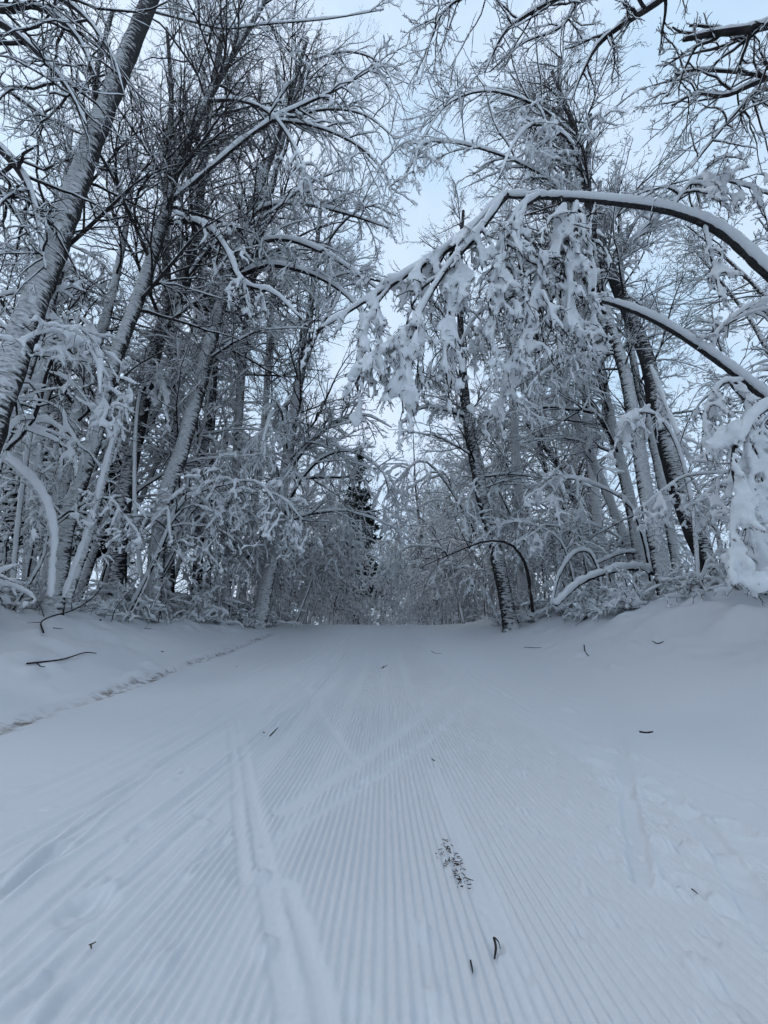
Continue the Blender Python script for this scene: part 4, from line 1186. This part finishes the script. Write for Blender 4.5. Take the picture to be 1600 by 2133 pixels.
SPR = spruce(300, 9.0)
for lab, (x, y), s, sz in (('dark spruce standing beside the far end of the trail', (-2.2, 30), 1.6, 1.95), ('dark spruce hidden among the white trunks of the wood', (-15.0, 14.5), 1.0, 1.1), ('small dark spruce behind the slender knotted trunk', (-12.6, 15.5), .8, 1.0),
                           ('dark spruce behind the arching saplings by the black-crotched trunk', (-7.6, 25), 1.1, 1.3)):
    t = thing('spruce_tree', lab, 'tree', (x, y, float(ground_z(x, y))))
    t.scale = (s, s, sz)
    for n_, m_ in zip(('trunk', 'foliage', 'snow'), SPR):
        link(n_, m_, t)


# ------------------------------------------------------------------ bowed stems and fallen twigs on the snow
def stem_thing(name, label, cat, pts, widths, snowy=0.0, seed=0, side=None, mat=None, K=14):
    """pts: world points."""
    rng = np.random.default_rng(seed)
    P = catmull(pts, K)
    base = P[0].copy()
    R = np.interp(np.linspace(0, 1, K), np.linspace(0, 1, len(widths)), widths)
    tb = Tubes()
    tb.add((P - base)[None], R[None], 7)
    if side:
        for q, r in side:
            Q = catmull(np.asarray(q) - base, 7)
            tb.add(Q[None], np.linspace(r, r * .5, 7)[None], 5)
    t = thing(name, label, cat, base)
    link('stem', tb.mesh('stem', mat or TWIG), t)
    if snowy:
        sn = Tubes()
        Pn = catmull(P - base, K * 3)
        Rn = np.interp(np.linspace(0, 1, K * 3), np.linspace(0, 1, K), R)
        add_snow(sn, Pn[None], Rn[None], snowy, 8, rng, .1, wind=unit(np.array([0, -.2, 1.0])))
        link('snow', sn.mesh('stem_snow', SNOW), t)
    return t


def px_path(*p):
    return [at(*q) for q in p]


stem_thing('bowed_sapling', 'long low stem arched along the bank under a roll of snow', 'sapling', px_path((1158, 1262, 10), (1210, 1215, 10), (1270, 1192, 10), (1330, 1185, 10), (1375, 1200, 10)), [.04, .05, .05, .06, .07], .07, 1)
stem_thing('bowed_sapling', 'snow-free black stem bent over in front of the speckled leaning trunk', 'sapling', [np.array([*on_ground(1108, 1272)[:2], 1.0]) * 0 + at(1110, 1275, 11.5)] + px_path((1102, 1210, 11.5), (1090, 1165, 11.5), (1060, 1132, 11.3), (1010, 1128, 11.1), (950, 1150, 10.9), (880, 1180, 10.7)), [.05, .05, .045, .04, .03, .02, .01], 0, 2,
           [(px_path((1010, 1128, 11.1), (960, 1170, 10.9), (930, 1210, 10.8)), .012), (px_path((990, 1132, 11.1), (930, 1120, 10.9), (870, 1150, 10.8)), .012), (px_path((950, 1150, 10.9), (900, 1190, 10.8), (880, 1240, 10.7)), .01),
            (px_path((1040, 1128, 11.2), (1000, 1170, 11.1), (985, 1230, 11)), .01), (px_path((920, 1163, 10.8), (860, 1165, 10.7), (830, 1200, 10.6)), .008), (px_path((980, 1136, 11), (940, 1190, 10.9), (905, 1230, 10.8)), .008)])
stem_thing('bowed_sapling', 'thick white bough curving down from the left edge to the snow', 'sapling', px_path((-60, 925, 6), (0, 950, 6), (50, 990, 6), (90, 1040, 6), (110, 1110, 6), (108, 1180, 6), (104, 1245, 6)), [.06, .06, .058, .055, .05, .05, .045], .045, 3, None, BARK_WHITE)
stem_thing('bowed_sapling', 'white leaning pole propped against the curving tall tree', 'sapling', px_path((140, 1245, 6.5), (185, 1110, 6.5), (225, 960, 6.5), (255, 860, 6.5), (272, 810, 6.5)), [.08, .075, .065, .05, .03], .035, 4, None, BARK_WHITE)
stem_thing('bowed_sapling', 'snowy hoop of a sapling beside the long arched stem', 'sapling', px_path((1150, 1260, 11), (1165, 1200, 11), (1195, 1155, 11), (1225, 1150, 11), (1245, 1185, 11), (1255, 1235, 11)), [.03, .035, .035, .035, .03, .03], .05, 5)
stem_thing('bowed_sapling', 'snowy bough bridging low behind the mottled leaning trunk', 'sapling', px_path((1240, 1175, 11.5), (1300, 1152, 11.5), (1350, 1160, 11.5), (1420, 1200, 11.5)), [.03, .04, .045, .05], .05, 6)

TW = [  # fallen twigs: label, pixels, radius, side twigs
    ('forked black branch lying on the snow bank below the leaning pole', [(90, 1320), (85, 1298), (110, 1283), (150, 1272), (190, 1248), (215, 1220)], .012, [[(92, 1285), (85, 1265), (78, 1252)], [(110, 1310), (130, 1312)], [(85, 1298), (55, 1300)], [(150, 1272), (148, 1255)]]),
    ('long crooked twig lying flat near the stained track', [(55, 1385), (75, 1383), (130, 1376), (175, 1362), (200, 1363)], .011, [[(75, 1383), (85, 1391), (98, 1390)]]),
    ('short slanting stick in the snow beside the forked branch', [(208, 1292), (214, 1302), (225, 1313)], .012, []),
    ('thin pale twig lying flat beyond the slanting stick', [(300, 1310), (325, 1312)], .006, [[(303, 1308), (310, 1302)]]),
    ('bent twig standing out of the smooth snow on the right', [(1217, 1345), (1219, 1358), (1227, 1368)], .010, []),
    ('fine crooked twig high on the smooth right-hand snow', [(1355, 1334), (1370, 1342), (1383, 1338)], .008, []),
    ('stubby dark stick alone in the smooth snow beside the pale groove', [(1333, 1528), (1347, 1530), (1361, 1528)], .008, []),
    ('short dark twig lying on the far ribs', [(898, 1357), (906, 1362), (920, 1363)], .009, []),
    ('thin slanting twig beside the crossing ski strokes', [(562, 1536), (570, 1528), (578, 1519)], .005, []),
    ('curled hooked twig on the ribs near the camera', [(1030, 1966), (1034, 1985), (1031, 2008)], .0032, [[(1033, 1966), (1040, 1976), (1043, 1988)]]),
    ('tiny straight twig on the ribs beside the hooked one', [(981, 2012), (984, 2026), (986, 2040)], .0022, []),
    ('tuft of bare twigs sticking up at the foot of the right bank', [(1275, 1275), (1300, 1262), (1318, 1248)], .010, [[(1290, 1268), (1282, 1250), (1278, 1240)], [(1300, 1262), (1312, 1268)], [(1284, 1271), (1300, 1274), (1310, 1273)]]),
    ('dark curled scrap of branch below the right bank', [(1215, 1291), (1224, 1286), (1232, 1289)], .02, []),
    ('flat twig lying midway up the smooth right snow', [(1092, 1349), (1110, 1350), (1128, 1350)], .007, []),
    ('upright twig poking from the bank below the tilted mottled trunk', [(330, 1296), (334, 1275), (348, 1252)], .011, [[(334, 1275), (325, 1262)]]),
    ('black stub of wood at the edge by the thin grey trunk', [(392, 1294), (400, 1284), (415, 1278)], .02, []),
    ('fine forked twig at the edge before the black-crotched trunk', [(470, 1296), (466, 1282), (462, 1272)], .009, [[(466, 1282), (476, 1274)]]),
    ('flat pale twig under the black-crotched trunk', [(540, 1306), (558, 1307), (575, 1305)], .008, []),
    ('thin stick leaning from the snow by the dark forking trunk', [(232, 1296), (240, 1270), (262, 1240)], .009, [[(240, 1270), (256, 1262)]]),
    ('tiny sliver of wood stuck in the churned footprints', [(1443, 1860), (1449, 1865), (1456, 1871)], .002, []),
]
for i, (lab, pl, r, sd) in enumerate(TW):
    y0 = on_ground(*max(pl, key=lambda q: q[1]))[1]

    def lift(q, r=r, y0=y0):
        return at(*q, y0 + .1) if q[1] < 1292 else on_ground(*q, lift=r * .8 + .006)
    stem_thing('fallen_twig', lab, 'twig', [lift(q) for q in pl], [r, r, r * .6], 0, 700 + i, [([lift(q) for q in s], r * .6) for s in sd])


def scraps(name, label, cat, spots, size, seed, kind=None):
    """Little curled leaves and bark crumbs."""
    rng = np.random.default_rng(seed)
    V, Q = [], []
    base = on_ground(*spots[0])
    for px, py in spots:
        c = on_ground(px, py, .008) - base
        a = rng.uniform(0, np.pi)
        l, w = size * rng.uniform(.9, 2.4), size * rng.uniform(.08, .24)
        u, v = np.array([math.cos(a), math.sin(a), rng.normal(0, .3)]), np.array([-math.sin(a), math.cos(a), rng.normal(0, .4)])
        n0 = sum(len(x) for x in V)
        g = np.array([c + u * l * (i / 3 - .5) + v * w * (j - 1) * math.sin(math.pi * (i + .6) / 4.2) + np.array([0, 0, .25 * size * (abs(j - 1) + .5 * (i - 1.5) ** 2 * .3)]) for i in range(4) for j in range(3)])
        V.append(g)
        for i in range(3):
            for j in range(2):
                k = n0 + i * 3 + j
                Q.append((k, k + 1, k + 4, k + 3))
    o = link(name, raw_mesh(name, np.concatenate(V), np.array(Q), LITTER), None, tuple(base))
    return tag(o, label, cat, None, kind)


r_ = random.Random(4)
scraps('bark_debris', 'scatter of dark bark crumbs and needles across the middle ribs', None, [(925 + 40 * t + r_.gauss(0, 9), 1760 + 95 * t + r_.gauss(0, 7)) for t in [r_.random() for _ in range(95)]], .0085, 5, 'stuff')
for lab, p, s in (('dead leaf on the ribs where the ski strokes cross', [(903, 1588)], .022), ('small dark leaf far up the middle of the trail', [(797, 1392), (801, 1391)], .045), ('dark leaf scrap left of the ribs up the trail', [(493, 1390)], .04),
                  ('brown leaf scrap lying in the ruts near the camera', [(190, 1977), (187, 1984)], .009), ('tiny leaf crumb among the ribs at lower right', [(1353, 2052)], .006), ('dark scrap by the thin slanting twig', [(549, 1529)], .018),
                  ('dark scrap above the stained track', [(338, 1359)], .035)):
    scraps('leaf_scrap', lab, 'leaf', p, s, hash(p[0]) % 1000)
